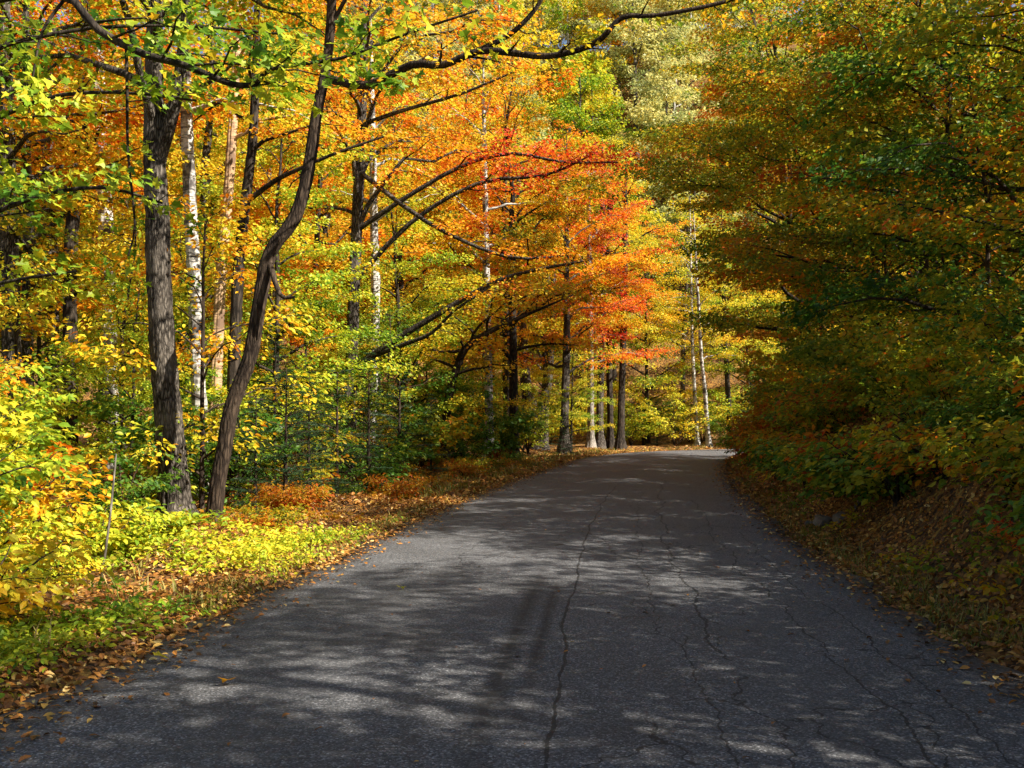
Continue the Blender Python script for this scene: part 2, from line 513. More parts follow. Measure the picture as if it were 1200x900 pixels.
def road_mat():
    m, nt, out = new_mat("asphalt"); L = nt.links.new
    uv = N(nt, "ShaderNodeUVMap", uv_map="road")          # u metres across, v metres along
    tc = N(nt, "ShaderNodeTexCoord")
    sx = N(nt, "ShaderNodeSeparateXYZ"); L(uv.outputs[0], sx.inputs[0])

    def math_(op, a, b=None, clamp=False):
        n = N(nt, "ShaderNodeMath", operation=op); n.use_clamp = clamp
        for i, q in enumerate((a, b)):
            if q is None: continue
            if isinstance(q, (int, float)): n.inputs[i].default_value = q
            else: L(q, n.inputs[i])
        return n.outputs[0]

    def noise(scale, detail=4.0, rough=0.55, vec=None):
        n = N(nt, "ShaderNodeTexNoise", Scale=scale, Detail=detail, Roughness=rough)
        L(vec if vec is not None else uv.outputs[0], n.inputs[0])
        return n.outputs[0]
    agg = noise(130, 3, .7)
    vo = N(nt, "ShaderNodeTexVoronoi", Scale=95.0); L(uv.outputs[0], vo.inputs[0])
    sp = N(nt, "ShaderNodeSeparateColor"); L(vo.outputs["Color"], sp.inputs[0])
    stone = ramp(nt, [(0, (.036, .036, .040)), (.5, (.078, .078, .083)), (.85, (.14, .14, .146)), (1, (.32, .32, .33))]); L(sp.outputs[0], stone.inputs[0])
    med = noise(1.1, 6)
    mr = ramp(nt, [(.3, (.78, .78, .78)), (.7, (1.18, 1.18, 1.18))]); L(med, mr.inputs[0])
    c0 = N(nt, "ShaderNodeMixRGB", blend_type="MULTIPLY", Fac=1.0); L(stone.outputs[0], c0.inputs[1]); L(mr.outputs[0], c0.inputs[2])
    # wheel paths worn a little paler and smoother
    u = sx.outputs[0]; v = sx.outputs[1]
    w1 = math_("ABSOLUTE", math_("SUBTRACT", math_("ABSOLUTE", u), 1.55))
    wear = math_("MULTIPLY", math_("SUBTRACT", 1.0, math_("DIVIDE", w1, 0.6), True), 0.22)
    c1 = N(nt, "ShaderNodeMixRGB", blend_type="MIX"); L(wear, c1.inputs[0]); L(c0.outputs[0], c1.inputs[1]); c1.inputs[2].default_value = (.085, .085, .09, 1)

    # cracks: long wandering lines and short alligator pieces
    def crack(u0, amp, freq, width, seed, lo, hi):
        cx = N(nt, "ShaderNodeCombineXYZ"); L(math_("MULTIPLY", v, freq), cx.inputs[0]); cx.inputs[1].default_value = seed
        nn = noise(1.0, 7, .62, cx.outputs[0])
        off = math_("MULTIPLY", math_("SUBTRACT", nn, 0.5), amp)
        d = math_("ABSOLUTE", math_("SUBTRACT", math_("SUBTRACT", u, u0), off))
        cx2 = N(nt, "ShaderNodeCombineXYZ"); L(math_("MULTIPLY", v, 1.7), cx2.inputs[0]); cx2.inputs[1].default_value = seed + 9
        wn = math_("MULTIPLY", math_("SUBTRACT", noise(1.0, 6, .8, cx2.outputs[0]), 0.30), width * 4.5)
        line = math_("LESS_THAN", d, wn)
        rng_ = math_("MULTIPLY", math_("GREATER_THAN", v, lo), math_("LESS_THAN", v, hi))
        return math_("MULTIPLY", line, rng_)
    V0 = float(np.interp(0, CL[:, 1], ARC))
    ks = [crack(0.02, 0.30, 0.5, 0.012, 3, V0 + 2, V0 + 26), crack(1.15, 0.9, 0.45, 0.013, 17, V0 + 7.2, V0 + 30),
          crack(0.75, 0.7, 0.6, 0.008, 31, V0 + 9, V0 + 24), crack(1.9, 0.9, 0.35, 0.009, 45, V0 + 5, V0 + 22),
          crack(-1.4, 0.8, 0.4, 0.006, 53, V0 + 12, V0 + 30), crack(0.9, 0.6, 0.7, 0.007, 77, V0 + 3, V0 + 8), crack(2.3, 0.7, 0.5, 0.008, 91, V0 + 3.5, V0 + 16)]
    tot = ks[0]
    for q in ks[1:]:
        tot = math_("MAXIMUM", tot, q)
    # patchy network
    mp = N(nt, "ShaderNodeMapping"); mp.inputs["Scale"].default_value = (1, .7, 1); L(uv.outputs[0], mp.inputs[0])
    nzc = N(nt, "ShaderNodeTexNoise", Scale=3.0, Detail=5.0); L(uv.outputs[0], nzc.inputs[0])
    ws = N(nt, "ShaderNodeMixRGB", blend_type="ADD", Fac=0.35); L(mp.outputs[0], ws.inputs[1]); L(nzc.outputs["Color"], ws.inputs[2])
    ve = N(nt, "ShaderNodeTexVoronoi", feature="DISTANCE_TO_EDGE", Scale=1.5); L(ws.outputs[0], ve.inputs[0])
    net = math_("LESS_THAN", ve.outputs[0], 0.010)
    msk = math_("GREATER_THAN", noise(0.33, 3), 0.54)
    net = math_("MULTIPLY", net, math_("MULTIPLY", msk, math_("GREATER_THAN", u, -0.4)))
    tot = math_("MAXIMUM", tot, net)
    c2 = N(nt, "ShaderNodeMixRGB"); L(math_("MULTIPLY", tot, 0.85), c2.inputs[0]); L(c1.outputs[0], c2.inputs[1]); c2.inputs[2].default_value = (.009, .009, .010, 1)
    # tyre rubber marks
    def skid(u0, lo, hi, w):
        d = math_("ABSOLUTE", math_("SUBTRACT", u, u0))
        a = math_("SUBTRACT", 1.0, math_("DIVIDE", d, w), True)
        f = math_("MULTIPLY", math_("SUBTRACT", 1.0, math_("ABSOLUTE", math_("DIVIDE", math_("SUBTRACT", v, (lo + hi) / 2), (hi - lo) / 2)), True), 1.6, True)
        return math_("MULTIPLY", a, f)
    sk = math_("MAXIMUM", skid(-0.36, V0 + 3.0, V0 + 13, 0.12), skid(-0.16, V0 + 5.5, V0 + 11.5, 0.08))
    sk = math_("MULTIPLY", sk, math_("MULTIPLY", noise(9, 3), 1.5), True)
    c3 = N(nt, "ShaderNodeMixRGB"); L(sk, c3.inputs[0]); L(c2.outputs[0], c3.inputs[1]); c3.inputs[2].default_value = (.014, .014, .016, 1)
    # crumbling dusty edges
    ed = math_("SUBTRACT", math_("ABSOLUTE", u), HW - 0.42)
    edn = math_("MULTIPLY", math_("ADD", ed, math_("MULTIPLY", math_("SUBTRACT", noise(2.2, 6, .7), 0.5), 0.9)), 1.6, True)
    c4 = N(nt, "ShaderNodeMixRGB"); L(math_("MULTIPLY", edn, .7), c4.inputs[0]); L(c3.outputs[0], c4.inputs[1]); c4.inputs[2].default_value = (.11, .078, .048, 1)
    p = N(nt, "ShaderNodeBsdfPrincipled"); L(c4.outputs[0], p.inputs["Base Color"])
    p.inputs["Specular IOR Level"].default_value = 0.45
    rr = N(nt, "ShaderNodeMapRange"); L(med, rr.inputs[0]); rr.inputs[3].default_value = .62; rr.inputs[4].default_value = .82
    L(rr.outputs[0], p.inputs["Roughness"])
    hgt = math_("SUBTRACT", math_("MULTIPLY", vo.outputs["Distance"], -0.6), math_("MULTIPLY", tot, 2.0))
    b = N(nt, "ShaderNodeBump", Strength=0.55, Distance=0.008); L(hgt, b.inputs["Height"]); L(b.outputs[0], p.inputs["Normal"])
    L(p.outputs[0], out.inputs[0])
    return m


def stone_mat():
    m, nt, out = new_mat("stone"); L = nt.links.new
    tc = N(nt, "ShaderNodeTexCoord")
    nz = N(nt, "ShaderNodeTexNoise", Scale=6.0, Detail=8.0, Roughness=.65); L(tc.outputs["Object"], nz.inputs[0])
    r = ramp(nt, [(.3, (.07, .05, .04)), (.6, (.20, .16, .13)), (.8, (.30, .25, .21))]); L(nz.outputs[0], r.inputs[0])
    p = N(nt, "ShaderNodeBsdfPrincipled", Roughness=.9); L(r.outputs[0], p.inputs["Base Color"])
    b = N(nt, "ShaderNodeBump", Strength=.6, Distance=.02); L(nz.outputs[0], b.inputs["Height"]); L(b.outputs[0], p.inputs["Normal"])
    L(p.outputs[0], out.inputs[0])
    return m


STONE = stone_mat()

# ------------------------------------------------------------------ ground and road
def axis_pts(lo_far, lo, hi, hi_far, step):
    mid = np.arange(lo, hi + 1e-6, step)
    a, b = [lo], [hi]
    s = step
    while a[-1] > lo_far:
        s *= 1.25; a.append(a[-1] - s)
    s = step
    while b[-1] < hi_far:
        s *= 1.25; b.append(b[-1] + s)
    return np.concatenate([a[:0:-1], mid, b[1:]])


gx = axis_pts(-700, -11, 16, 700, 0.28)
gy = axis_pts(-300, 2, 62, 900, 0.30)
X, Y = np.meshgrid(gx, gy)
Zg = ground_h(X.ravel(), Y.ravel())
nx, ny = len(gx), len(gy)
ii = (np.arange(ny - 1)[:, None] * nx + np.arange(nx - 1)[None]).ravel()
me = raw_mesh("ground", np.stack([X.ravel(), Y.ravel(), Zg], 1), [np.stack([ii, ii + 1, ii + nx + 1, ii + nx], 1)], [ground_mat()], smooth=True)
tag(link("ground", me), kind="structure")

# road ribbon with broken edges
def build_road():
    rs = np.random.default_rng(2)
    arc = np.arange(0, ARC[-1], 0.12)
    cx = np.interp(arc, ARC, CL[:, 0]); cy = np.interp(arc, ARC, CL[:, 1])
    tx = np.gradient(cx); ty = np.gradient(cy); l = np.hypot(tx, ty); tx /= l; ty /= l
    nu = 15
    us = np.linspace(-1, 1, nu)
    zc = zroad(cy)
    jl = (vnoise(arc * 1.3, arc * 0, 8) - 0.5) * 0.22 + (vnoise(arc * 4, arc * 0, 9) - .5) * .20
    jr = (vnoise(arc * 1.3, arc * 0, 18) - 0.5) * 0.22 + (vnoise(arc * 4, arc * 0, 19) - .5) * .20
    V, U = [], []
    for i in range(nu):
        lat = us[i] * HW + (jl if i == 0 else 0) + (jr if i == nu - 1 else 0)
        lat = lat * np.ones_like(arc)
        crown = 0.05 * (1 - us[i] ** 2) - 0.02
        V.append(np.stack([cx + ty * lat, cy - tx * lat, zc + crown + 0.03], 1)); U.append(np.stack([lat, arc], 1))
    # skirt
    n = len(arc)
    sk1, sk2 = V[0].copy(), V[-1].copy(); sk1[:, 2] -= 0.12; sk2[:, 2] -= 0.12
    cols = [sk1] + V + [sk2]; uvs = [U[0]] + U + [U[-1]]
    A = np.stack(cols, 1).reshape(-1, 3); UV = np.stack(uvs, 1).reshape(-1, 2)
    k = nu + 2
    q = (np.arange(n - 1)[:, None] * k + np.arange(k - 1)[None]).ravel()
    Q = np.stack([q, q + 1, q + k + 1, q + k], 1)
    me = raw_mesh("road", A, [Q], [road_mat()], smooth=True)
    uvl = me.uv_layers.new(name="road")
    uvl.data.foreach_set("uv", UV[Q.ravel()].astype(np.float32).ravel())
    tag(link("road", me), kind="structure")


build_road()


# ------------------------------------------------------------------ litter, grass, ground cover (stuff)
def lateral_points(rs, n, alo, ahi, vlo, vhi, side, pw=1.0, near=1.6):
    """random points beside the road; arc range in metres of y; denser near the camera"""
    y = vlo + (vhi - vlo) * rs.random(n) ** near
    arc = np.interp(y, CL[:400, 1], ARC[:400])
    lat = HW + alo + (ahi - alo) * rs.random(n) ** pw
    cx = np.interp(arc, ARC, CL[:, 0]); cy = np.interp(arc, ARC, CL[:, 1])
    tx = np.interp(arc, ARC, TAN[:, 0]); ty = np.interp(arc, ARC, TAN[:, 1])
    return cx + side * ty * lat, cy - side * tx * lat


def flat_leaves(name, sets, mat, kind, seed, label=None):
    rs = np.random.default_rng(seed)
    lv = Leaves()
    for (n, alo, ahi, vlo, vhi, side, pw, near, size, zlo, zhi, tilt, t0, ts) in sets:
        x, y = lateral_points(rs, n, alo, ahi, vlo, vhi, side, pw, near)
        e = 0.12
        z = ground_h(x, y)
        nxn = -(ground_h(x + e, y) - z) / e; nyn = -(ground_h(x, y + e) - z) / e
        sr, kr = road_frame(x, y)
        on = np.abs(sr) < HW - .02
        z = np.where(on, zroad(CL[kr, 1]) + .01 + .05 * (1 - (sr / HW) ** 2), z)
        nxn = np.where(on, 0, nxn); nyn = np.where(on, 0, nyn)
        Nn = np.stack([nxn, nyn, np.ones(n)], 1); Nn /= np.linalg.norm(Nn, axis=1)[:, None]
        Nn = Nn + rs.normal(0, tilt, (n, 3))
        a = rs.uniform(0, 6.283, n)
        A = np.stack([np.cos(a), np.sin(a), rs.normal(0, .2, n)], 1)
        A -= Nn * np.sum(A * Nn, 1)[:, None] / np.sum(Nn * Nn, 1)[:, None]
        lv.add(np.stack([x, y, z + rs.uniform(zlo, zhi, n)], 1), A, Nn, size * rs.uniform(.45, 1.5, n), np.clip(rs.normal(t0, ts, n), 0, 1))
    return tag(link(name, lv.mesh(name, mat, kind)), kind="stuff", label=label)


flat_leaves("leaf_litter", [
    (44000, -0.05, 4.5, 2, 26, -1, 1.2, 1.4, .062, .004, .035, .45, .38, .34),
    (14000, 0.0, 5.0, 20, 58, -1, 1.2, 1.1, .11, .005, .05, .5, .45, .25),
    (44000, 0.0, 3.6, 3, 26, 1, 1.0, 1.4, .058, .004, .05, .75, .42, .26),
    (15000, 0.0, 4.0, 20, 56, 1, 1.0, 1.1, .11, .005, .05, .5, .40, .24),
    (5200, -0.8, 0.15, 2.5, 40, -1, .3, 1.3, .052, .008, .022, .28, .40, .33),
    (4200, -0.8, 0.15, 4, 40, 1, .3, 1.3, .052, .008, .022, .28, .40, .33),
    (200, -5.9, -0.1, 3, 34, -1, 1.0, 1.2, .045, .008, .014, .2, .35, .3),
], LM["litter"], "oval", 21, "brown and orange fallen leaves covering the verge and the bank")


def grass_strip(name, sets, seed, label):
    rs = np.random.default_rng(seed)
    lv = Leaves()
    for (nt_, per, alo, ahi, vlo, vhi, side, size, t0) in sets:
        x, y = lateral_points(rs, nt_, alo, ahi, vlo, vhi, side, 1.0, 1.3)
        x = np.repeat(x, per) + rs.normal(0, .05, nt_ * per); y = np.repeat(y, per) + rs.normal(0, .05, nt_ * per)
        n = len(x)
        z = ground_h(x, y)
        a = rs.uniform(0, 6.283, n); e = rs.uniform(.5, 1.3, n)
        A = np.stack([np.cos(a) * np.cos(e), np.sin(a) * np.cos(e), np.sin(e)], 1)
        Nn = np.stack([-np.cos(a) * np.sin(e), -np.sin(a) * np.sin(e), np.cos(e)], 1) + rs.normal(0, .2, (n, 3))
        lv.add(np.stack([x, y, z - .01], 1), A, Nn, size * rs.uniform(.5, 1.3, n), np.clip(np.repeat(rs.normal(t0, .2, nt_), per) + rs.normal(0, .12, n), 0, 1))
    return tag(link(name, lv.mesh(name, LM["grass"], "blade")), kind="stuff", label=label)


grass_strip("roadside_grass", [
    (1000, 8, -0.05, 0.6, 8, 45, 1, .13, .45), (700, 8, -0.05, 0.6, 9, 55, -1, .13, .5),
    (600, 7, 0.5, 2.6, 22, 56, -1, .26, .5), (90, 7, 0.5, 2.6, 4, 12, -1, .22, .7)],
    31, "olive and straw coloured grass along both road edges")


def herb_cover(name, sets, mat, kind, seed, label):
    rs = np.random.default_rng(seed)
    lv = Leaves()
    for (n, alo, ahi, vlo, vhi, side, h, leaf, per, t0) in sets:
        x, y = lateral_points(rs, n, alo, ahi, vlo, vhi, side, 1.0, 1.2)
        keep = vnoise(x * .8, y * .8, seed) > .50
        x, y = x[keep], y[keep]; n = len(x)
        z = ground_h(x, y) + rs.uniform(.08, 1, n) * h * (0.15 + 1.3 * vnoise(x * 1.4, y * 1.4, 7))
        a = rs.uniform(0, 6.283, n)
        D = np.stack([np.cos(a), np.sin(a), rs.normal(0, .2, n)], 1)
        L = rs.uniform(.09, .2, n)
        lv.sprays(rs, np.stack([x, y, z], 1), D, L, L * .8, per, leaf, np.clip(t0 + (vnoise(x * .9, y * .9, 12) - .5) * .7 + rs.normal(0, .1, n), 0, 1), thick=.03, tilt=.45, tone_leaf=.12)
    return tag(link(name, lv.mesh(name, mat, kind)), kind="stuff", label=label)


herb_cover("ground_cover", [(3600, 0.55, 5.2, 5.0, 14.5, -1, .34, .075, 7, .40), (1500, 0.12, 1.6, 4.0, 17, -1, .16, .06, 6, .35), (700, 2.6, 7, 12, 24, -1, .4, .10, 7, .30)],
           LM["lime"], "oval", 41, "low yellow green herbs spreading over the sunlit verge")
herb_cover("bramble_cover", [(1700, 1.0, 4.5, 13, 40, -1, .24, .08, 7, .6)],
           LM["rust"], "oval", 42, "rusty orange low brambles behind the grassy verge")
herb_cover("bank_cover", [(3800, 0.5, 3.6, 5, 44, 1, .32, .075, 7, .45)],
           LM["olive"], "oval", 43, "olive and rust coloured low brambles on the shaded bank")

# ------------------------------------------------------------------ tree prototypes
PROTO = {}
PROTO["maple_a"] = gen_tree(101, 15, .17, 2.6, 5.0, 26, leaf=.135, n=42, bark=BARK["grey"], lmat=LM["orange"], toneH=.25)
PROTO["maple_b"] = gen_tree(102, 17, .20, 3.8, 5.4, 27, leaf=.14, n=42, bark=BARK["dark"], lmat=LM["gold"], toneH=.2)
PROTO["maple_c"] = gen_tree(103, 13, .13, 1.2, 4.6, 28, leaf=.13, n=42, bark=BARK["dark"], lmat=LM["yellow"], toneH=.2)
PROTO["tall_a"] = gen_tree(104, 20, .20, 5.5, 4.6, 26, leaf=.14, n=42, bark=BARK["grey"], lmat=LM["yellow"], profile="tall", toneH=.2)
PROTO["edge_a"] = gen_tree(105, 11.5, .12, .9, 4.4, 34, leaf=.125, n=40, bark=BARK["dark"], lmat=LM["olive"], toneH=.25, sprL=.5)
PROTO["edge_b"] = gen_tree(106, 10.5, .11, .8, 4.2, 32, leaf=.12, n=40, bark=BARK["dark"], lmat=LM["green"], toneH=.2, sprL=.5)
PROTO["open_a"] = gen_tree(120, 11, .12, 1.2, 4.4, 22, leaf=.13, n=40, bark=BARK["dark"], lmat=LM["olive"], toneH=.25, sprL=.5, keep=.62)
PROTO["arch_a"] = gen_tree(121, 18.5, .17, 2.0, 5.2, 30, leaf=.14, n=42, bark=BARK["dark"], lmat=LM["olive"], toneH=.25, lean=(.11, 0), side=0.0, side_pow=.4, keep=.85)
PROTO["birch_a"] = gen_tree(107, 17, .11, 5, 3.4, 24, leaf=.11, n=42, bark=BARK["birch"], lmat=LM["yellow"], profile="tall", up=.2, toneH=.2)
PROTO["sapling_a"] = gen_tree(108, 6.0, .035, .7, 2.1, 20, leaf=.10, n=20, bark=BARK["brown"], lmat=LM["lime"], sprL=.36, spacing=.36, kind="oval", toneH=.2, tone0=.40)
PROTO["sapling_b"] = gen_tree(109, 4.4, .03, .4, 1.9, 18, leaf=.10, n=20, bark=BARK["brown"], lmat=LM["gold"], sprL=.36, spacing=.36, kind="oval", toneH=.2)
PROTO["far_a"] = gen_tree(110, 18, .2, 2.5, 5.4, 24, leaf=.28, n=40, bark=BARK["grey"], lmat=LM["sage"], sprL=.75, spacing=.7, thick=.2, tilt=.8)
PROTO["far_b"] = gen_tree(111, 16, .2, 2.0, 5.0, 24, leaf=.28, n=40, bark=BARK["birch"], lmat=LM["gold"], sprL=.75, spacing=.7, thick=.2, tilt=.8)
if "DBG" in globals(): print({k: v[2] for k, v in PROTO.items()})


def gen_fir(seed, H, R0, dens=1.0, droop=.15, lowest=.15):
    rs = np.random.default_rng(seed)
    tub, lv = Tubes(), Leaves()
    T = np.stack([np.zeros(8), np.zeros(8), np.linspace(-.1, H, 8)], 1)
    tub.add(T, np.linspace(.02 + H * .012, .006, 8), 7)
    z = lowest
    while z < H - .08:
        s = (z - lowest) / (H - lowest)
        Rz = R0 * (1 - s) ** .85 + .05
        for b in range(int(6 + 2 * rs.random())):
            az = rs.uniform(0, 6.283); L = Rz * rs.uniform(.75, 1.15)
            P = bend_poly(rs, np.array([0, 0, z]), az, .25 + .5 * s, -droop, L, 5, .06)
            tub.add(P, np.linspace(.010, .003, 5), 3)
            m = max(4, int(L * 13 * dens))
            t = rs.random(m) ** .8
            base = interp(P, t)
            sd = np.where(rs.random(m) < .5, 1, -1)
            Pt = P[-1] - P[0]; a0 = math.atan2(Pt[1], Pt[0])
            ta = a0 + sd * rs.uniform(.5, 1.0, m); tl = (.10 + .30 * L * (1 - t)) * rs.uniform(.6, 1.2, m)
            k = 9
            f = rs.random((m, k))
            D = np.stack([np.cos(ta), np.sin(ta), rs.normal(-.12, .1, m)], 1)
            Pn = base[:, None] + D[:, None] * (f * tl[:, None])[..., None]
            na = ta[:, None] + rs.choice([-1, 1], (m, k)) * rs.uniform(.3, .9, (m, k))
            A = np.stack([np.cos(na), np.sin(na), rs.normal(.05, .25, (m, k))], -1)
            Nn = np.array([0, 0, 1.0]) + rs.normal(0, .5, (m, k, 3))
            lv.add(Pn.reshape(-1, 3), A.reshape(-1, 3), Nn.reshape(-1, 3), np.full(m * k, .085) * rs.uniform(.7, 1.3, m * k), np.clip(rs.normal(.45, .25, m * k) + .2 * np.repeat(t, k), 0, 1))
        z += .17 * (1 + .5 * (1 - s)) * (H / 3) ** .4
    return tub.mesh("trunk", BARK["brown"]), lv.mesh("crown", LM["fir"], "needle"), lv.count()


PROTO["fir_a"] = gen_fir(201, 2.6, .95)
PROTO["fir_b"] = gen_fir(202, 4.5, 1.5)


def gen_shrub(seed, H, W, ns, leaf, n, kind, lmat, sprL=.24, spacing=.26, stem_mat=None, arch=.5, tone_sp=.12, tone0=.5):
    rs = np.random.default_rng(seed)
    tub, lv = Tubes(), Leaves()
    tub.add([[0, 0, -.15], [0, 0, .0], [0, 0, .06]], [.05, .045, .02], 6)
    for i in range(ns):
        az = i * 2.4 + rs.normal(0, .4)
        L = H * rs.uniform(.7, 1.15)
        e0 = 1.35 - rs.random() * .5; e1 = e0 - arch - rs.random() * .5 * (W / H)
        P = bend_poly(rs, np.array([rs.normal(0, .012), rs.normal(0, .012), 0]), az, e0, e1, L, 7, .08)
        leafy_limb(rs, tub, lv, P, .013 + .004 * H, .003, spacing, .30, leaf, n, sprL, tone0 + rs.normal(0, tone_sp), .22, 4, True, tone_sp, .035, .5, 1.0, .15)
    return tub.mesh("stem", stem_mat or BARK["brown"]), lv.mesh("foliage", lmat, kind), lv.count()


PROTO["shrub_a"] = gen_shrub(301, 1.7, 1.5, 9, .11, 11, "oval", LM["lime"])
PROTO["shrub_b"] = gen_shrub(302, 2.3, 1.6, 9, .12, 11, "maple", LM["green"])
PROTO["shrub_c"] = gen_shrub(303, 1.3, 1.6, 10, .10, 11, "oval", LM["gold"])
PROTO["shrub_d"] = gen_shrub(304, 3.0, 2.0, 9, .11, 11, "oval", LM["yellow"])
PROTO["shrub_e"] = gen_shrub(305, 0.75, 1.0, 9, .085, 9, "oval", LM["olive"], sprL=.17, spacing=.16)


def gen_fern(seed):
    rs = np.random.default_rng(seed)
    tub, lv = Tubes(), Leaves()
    for i in range(9):
        az = i * 2.4 + rs.normal(0, .3); L = rs.uniform(.6, .95)
        P = bend_poly(rs, np.array([0, 0, -.02]), az, 1.15, -.25, L, 9, .03)
        tub.add(P, np.linspace(.005, .0015, 9), 3)
        m = 22
        t = np.linspace(.18, .98, m)
        p = interp(P, t)
        D = interp(np.gradient(P, axis=0), t); D /= np.linalg.norm(D, axis=1)[:, None]
        sd = np.cross(D, [0, 0, 1.0]); sd /= np.linalg.norm(sd, axis=1)[:, None]
        Nn = np.cross(sd, D)
        ln = .17 * np.sin(np.pi * (t * .85 + .12)) ** .8
        for s in (1, -1):
            lv.add(p, sd * s + D * .45, Nn + rs.normal(0, .12, (m, 3)), ln, np.clip(rs.normal(.55, .12, m), 0, 1))
    return tub.mesh("stem", BARK["brown"]), lv.mesh("frond", LM["lime"], "oval"), lv.count()


PROTO["fern"] = gen_fern(311)

part_names = {"shrub": ("stem", "foliage"), "fern": ("stem", "frond")}


def plant(proto, name, x, y, label, cat, mat=None, bark=None, group=None, rz=None, s=1.0, dz=0.0):
    tm, cm, _ = PROTO[proto]
    if rz is None: rz = random.uniform(0, 6.283)
    o = thing(name, (x, y, gz(x, y) + dz), rz, label, cat, group, s)
    a, b = part_names.get(proto.split("_")[0], ("trunk", "crown"))
    link(a, tm, o, mat=BARK[bark] if bark else None)
    link(b, cm, o, mat=LM[mat] if mat else None)
    return o


# ------------------------------------------------------------------ hero trees traced as 3-D trunks
def hero(name, d, pts, radpx, bark, leafm, label, base=5.0, CR=3.6, nl=16, limbs=(), seed=0, leaf=.115, kind="quad", n=38, top=None, cat="tree", dd=0.0, side=None, group=None, n_in=None, **kw):
    """pts: photo pixels base->top at distance d; radpx radius in pixels per point; limbs: (list of (px,py,d), r0px, r1px, leafy)"""
    P = np.array([at(px, py, d + dd * i) for i, (px, py) in enumerate(pts)])
    b = P[0].copy(); b[2] = gz(b[0], b[1])
    P = P - b
    rad = np.interp(np.linspace(0, 1, len(P)), np.linspace(0, 1, len(radpx)), radpx) * d / F
    # smooth resample
    PR = catmull(np.concatenate([P, rad[:, None]], 1), 8)
    P, rad = PR[:, :3], PR[:, 3]
    P[0, 2] = min(P[0, 2], 0) - 0.25
    rad[:5] *= [2.1, 1.5, 1.25, 1.12, 1.05]
    if top:
        k = 6; dirv = P[-1] - P[-4]; dirv /= np.linalg.norm(dirv)
        ext = P[-1] + dirv * np.linspace(0, top, k + 1)[1:, None]
        P = np.concatenate([P, ext]); rad = np.concatenate([rad, np.linspace(rad[-1], .02, k + 1)[1:]])
    seed = seed or zlib.crc32(label.encode()) % 1000
    tm, cm, cnt = gen_tree(seed, trunk=P, rad=rad, base=base, CR=CR, nl=nl, leaf=leaf, n=n, bark=BARK[bark], lmat=LM[leafm], kind=kind, side=side, tsides=34, **kw)
    o = thing(name, b, 0, label, cat, group)
    link("trunk", tm, o); link("crown", cm, o)
    rs = np.random.default_rng(seed + 7)
    for (lp, r0, r1, leafy) in limbs:
        Q = np.array([at(*q) for q in lp]) - b
        Q = catmull(Q, 3)
        tub, lv = Tubes(), Leaves()
        dm = lp[0][2]
        if leafy:
            leafy_limb(rs, tub, lv, Q, r0 * dm / F, r1 * dm / F, spacing=leafy.get("spacing", .6), sub=leafy.get("sub", .3), leaf=leafy.get("leaf", leaf), n=leafy.get("n", 16), sprL=leafy.get("sprL", .45),
                       tone=leafy.get("tone", .5), start=leafy.get("start", .3), k=8, keep=leafy.get("keep", 1))
        else:
            tub.add(Q, np.linspace(r0 * dm / F, r1 * dm / F, len(Q)), 8)
        lo = link("limb", tub.mesh("limb", BARK[bark]), o)
        if leafy:
            link("foliage", lv.mesh("foliage", LM[leafy.get("mat", leafm)], leafy.get("kind", kind)), lo)
    return o


exec_heroes = True
hero("maple_tree", 17, [(207, 612), (200, 520), (194, 450), (190, 400), (186, 330), (184, 250), (181, 180), (180, 100), (182, 0), (183, -120), (186, -260)],
     [17.5, 15.5, 14.5, 14, 13.5, 13, 12, 10, 8.5, 7, 4], "grey", "lime", "thick grey trunk with shaggy peeling bark and two forked limbs beside the herb covered verge", base=6.2, CR=4.2, nl=16,
     limbs=[([(185, 190, 17), (203, 130, 16.8), (214, 60, 16.6), (222, -30, 16.2), (235, -150, 16)], 9, 4, None),
            ([(183, 150, 17), (165, 90, 16.5), (150, 20, 16), (120, -60, 15.5)], 6, 3, None)], top=3)
hero("maple_tree", 16, [(250, 624), (255, 570), (264, 520), (272, 475), (293, 418), (305, 350), (317, 296), (347, 252), (363, 190), (371, 135), (382, 80), (388, 20), (390, -60), (385, -200)],
     [10, 8.8, 8.4, 8.4, 8.2, 8, 7.8, 7.4, 7, 6.4, 5.8, 5.2, 4.6, 4], "brown", "gold", "dark brown trunk curving in an S towards the road and a limb above the tarmac", base=7.6, CR=3.8, nl=14,
     limbs=[([(384, 92, 16), (430, 100, 15.6), (482, 76, 15.2), (520, 76, 15), (560, 60, 14.8), (600, 62, 14.6), (640, 66, 14.4), (680, 58, 14.2), (706, 44, 14), (730, 20, 13.9), (770, 18, 13.8), (850, 2, 13.6), (900, -20, 13.5)], 5.2, 2.0,
             dict(start=.06, keep=.62, spacing=.5, mat="gold", leaf=.095, n=16, sprL=.4, tone=.55, sub=.16)),
            ([(555, 62, 14.8), (588, 46, 14.7), (612, 28, 14.6), (636, -4, 14.5), (650, -60, 14.4)], 3.6, 2, dict(start=.3, keep=.6, leaf=.095, n=16, sub=.3)),
            ([(314, 300, 16), (328, 345, 15.7), (345, 348, 15.6)], 4, 1.5, None)], top=2)
hero("birch_tree", 22, [(238, 600), (235, 500), (231, 430), (229, 360), (226, 300), (222, 220), (218, 120), (214, 0), (212, -150)], [9, 8.5, 8, 8, 7.5, 7, 6.5, 5, 3],
     "birch", "yellow", "white birch trunk with dark scars just behind the thick shaggy grey trunk", base=8, CR=3, nl=12, top=2)
hero("birch_tree", 24.5, [(250, 580), (252, 480), (255, 400), (258, 340), (262, 280), (268, 220), (274, 120), (280, 0), (284, -120)], [7, 6.5, 6.5, 6, 6, 5.5, 5, 4, 3],
     "tan", "gold", "tan barked birch standing behind the white birch and the curved brown trunk", base=8, CR=3, nl=12, top=2)
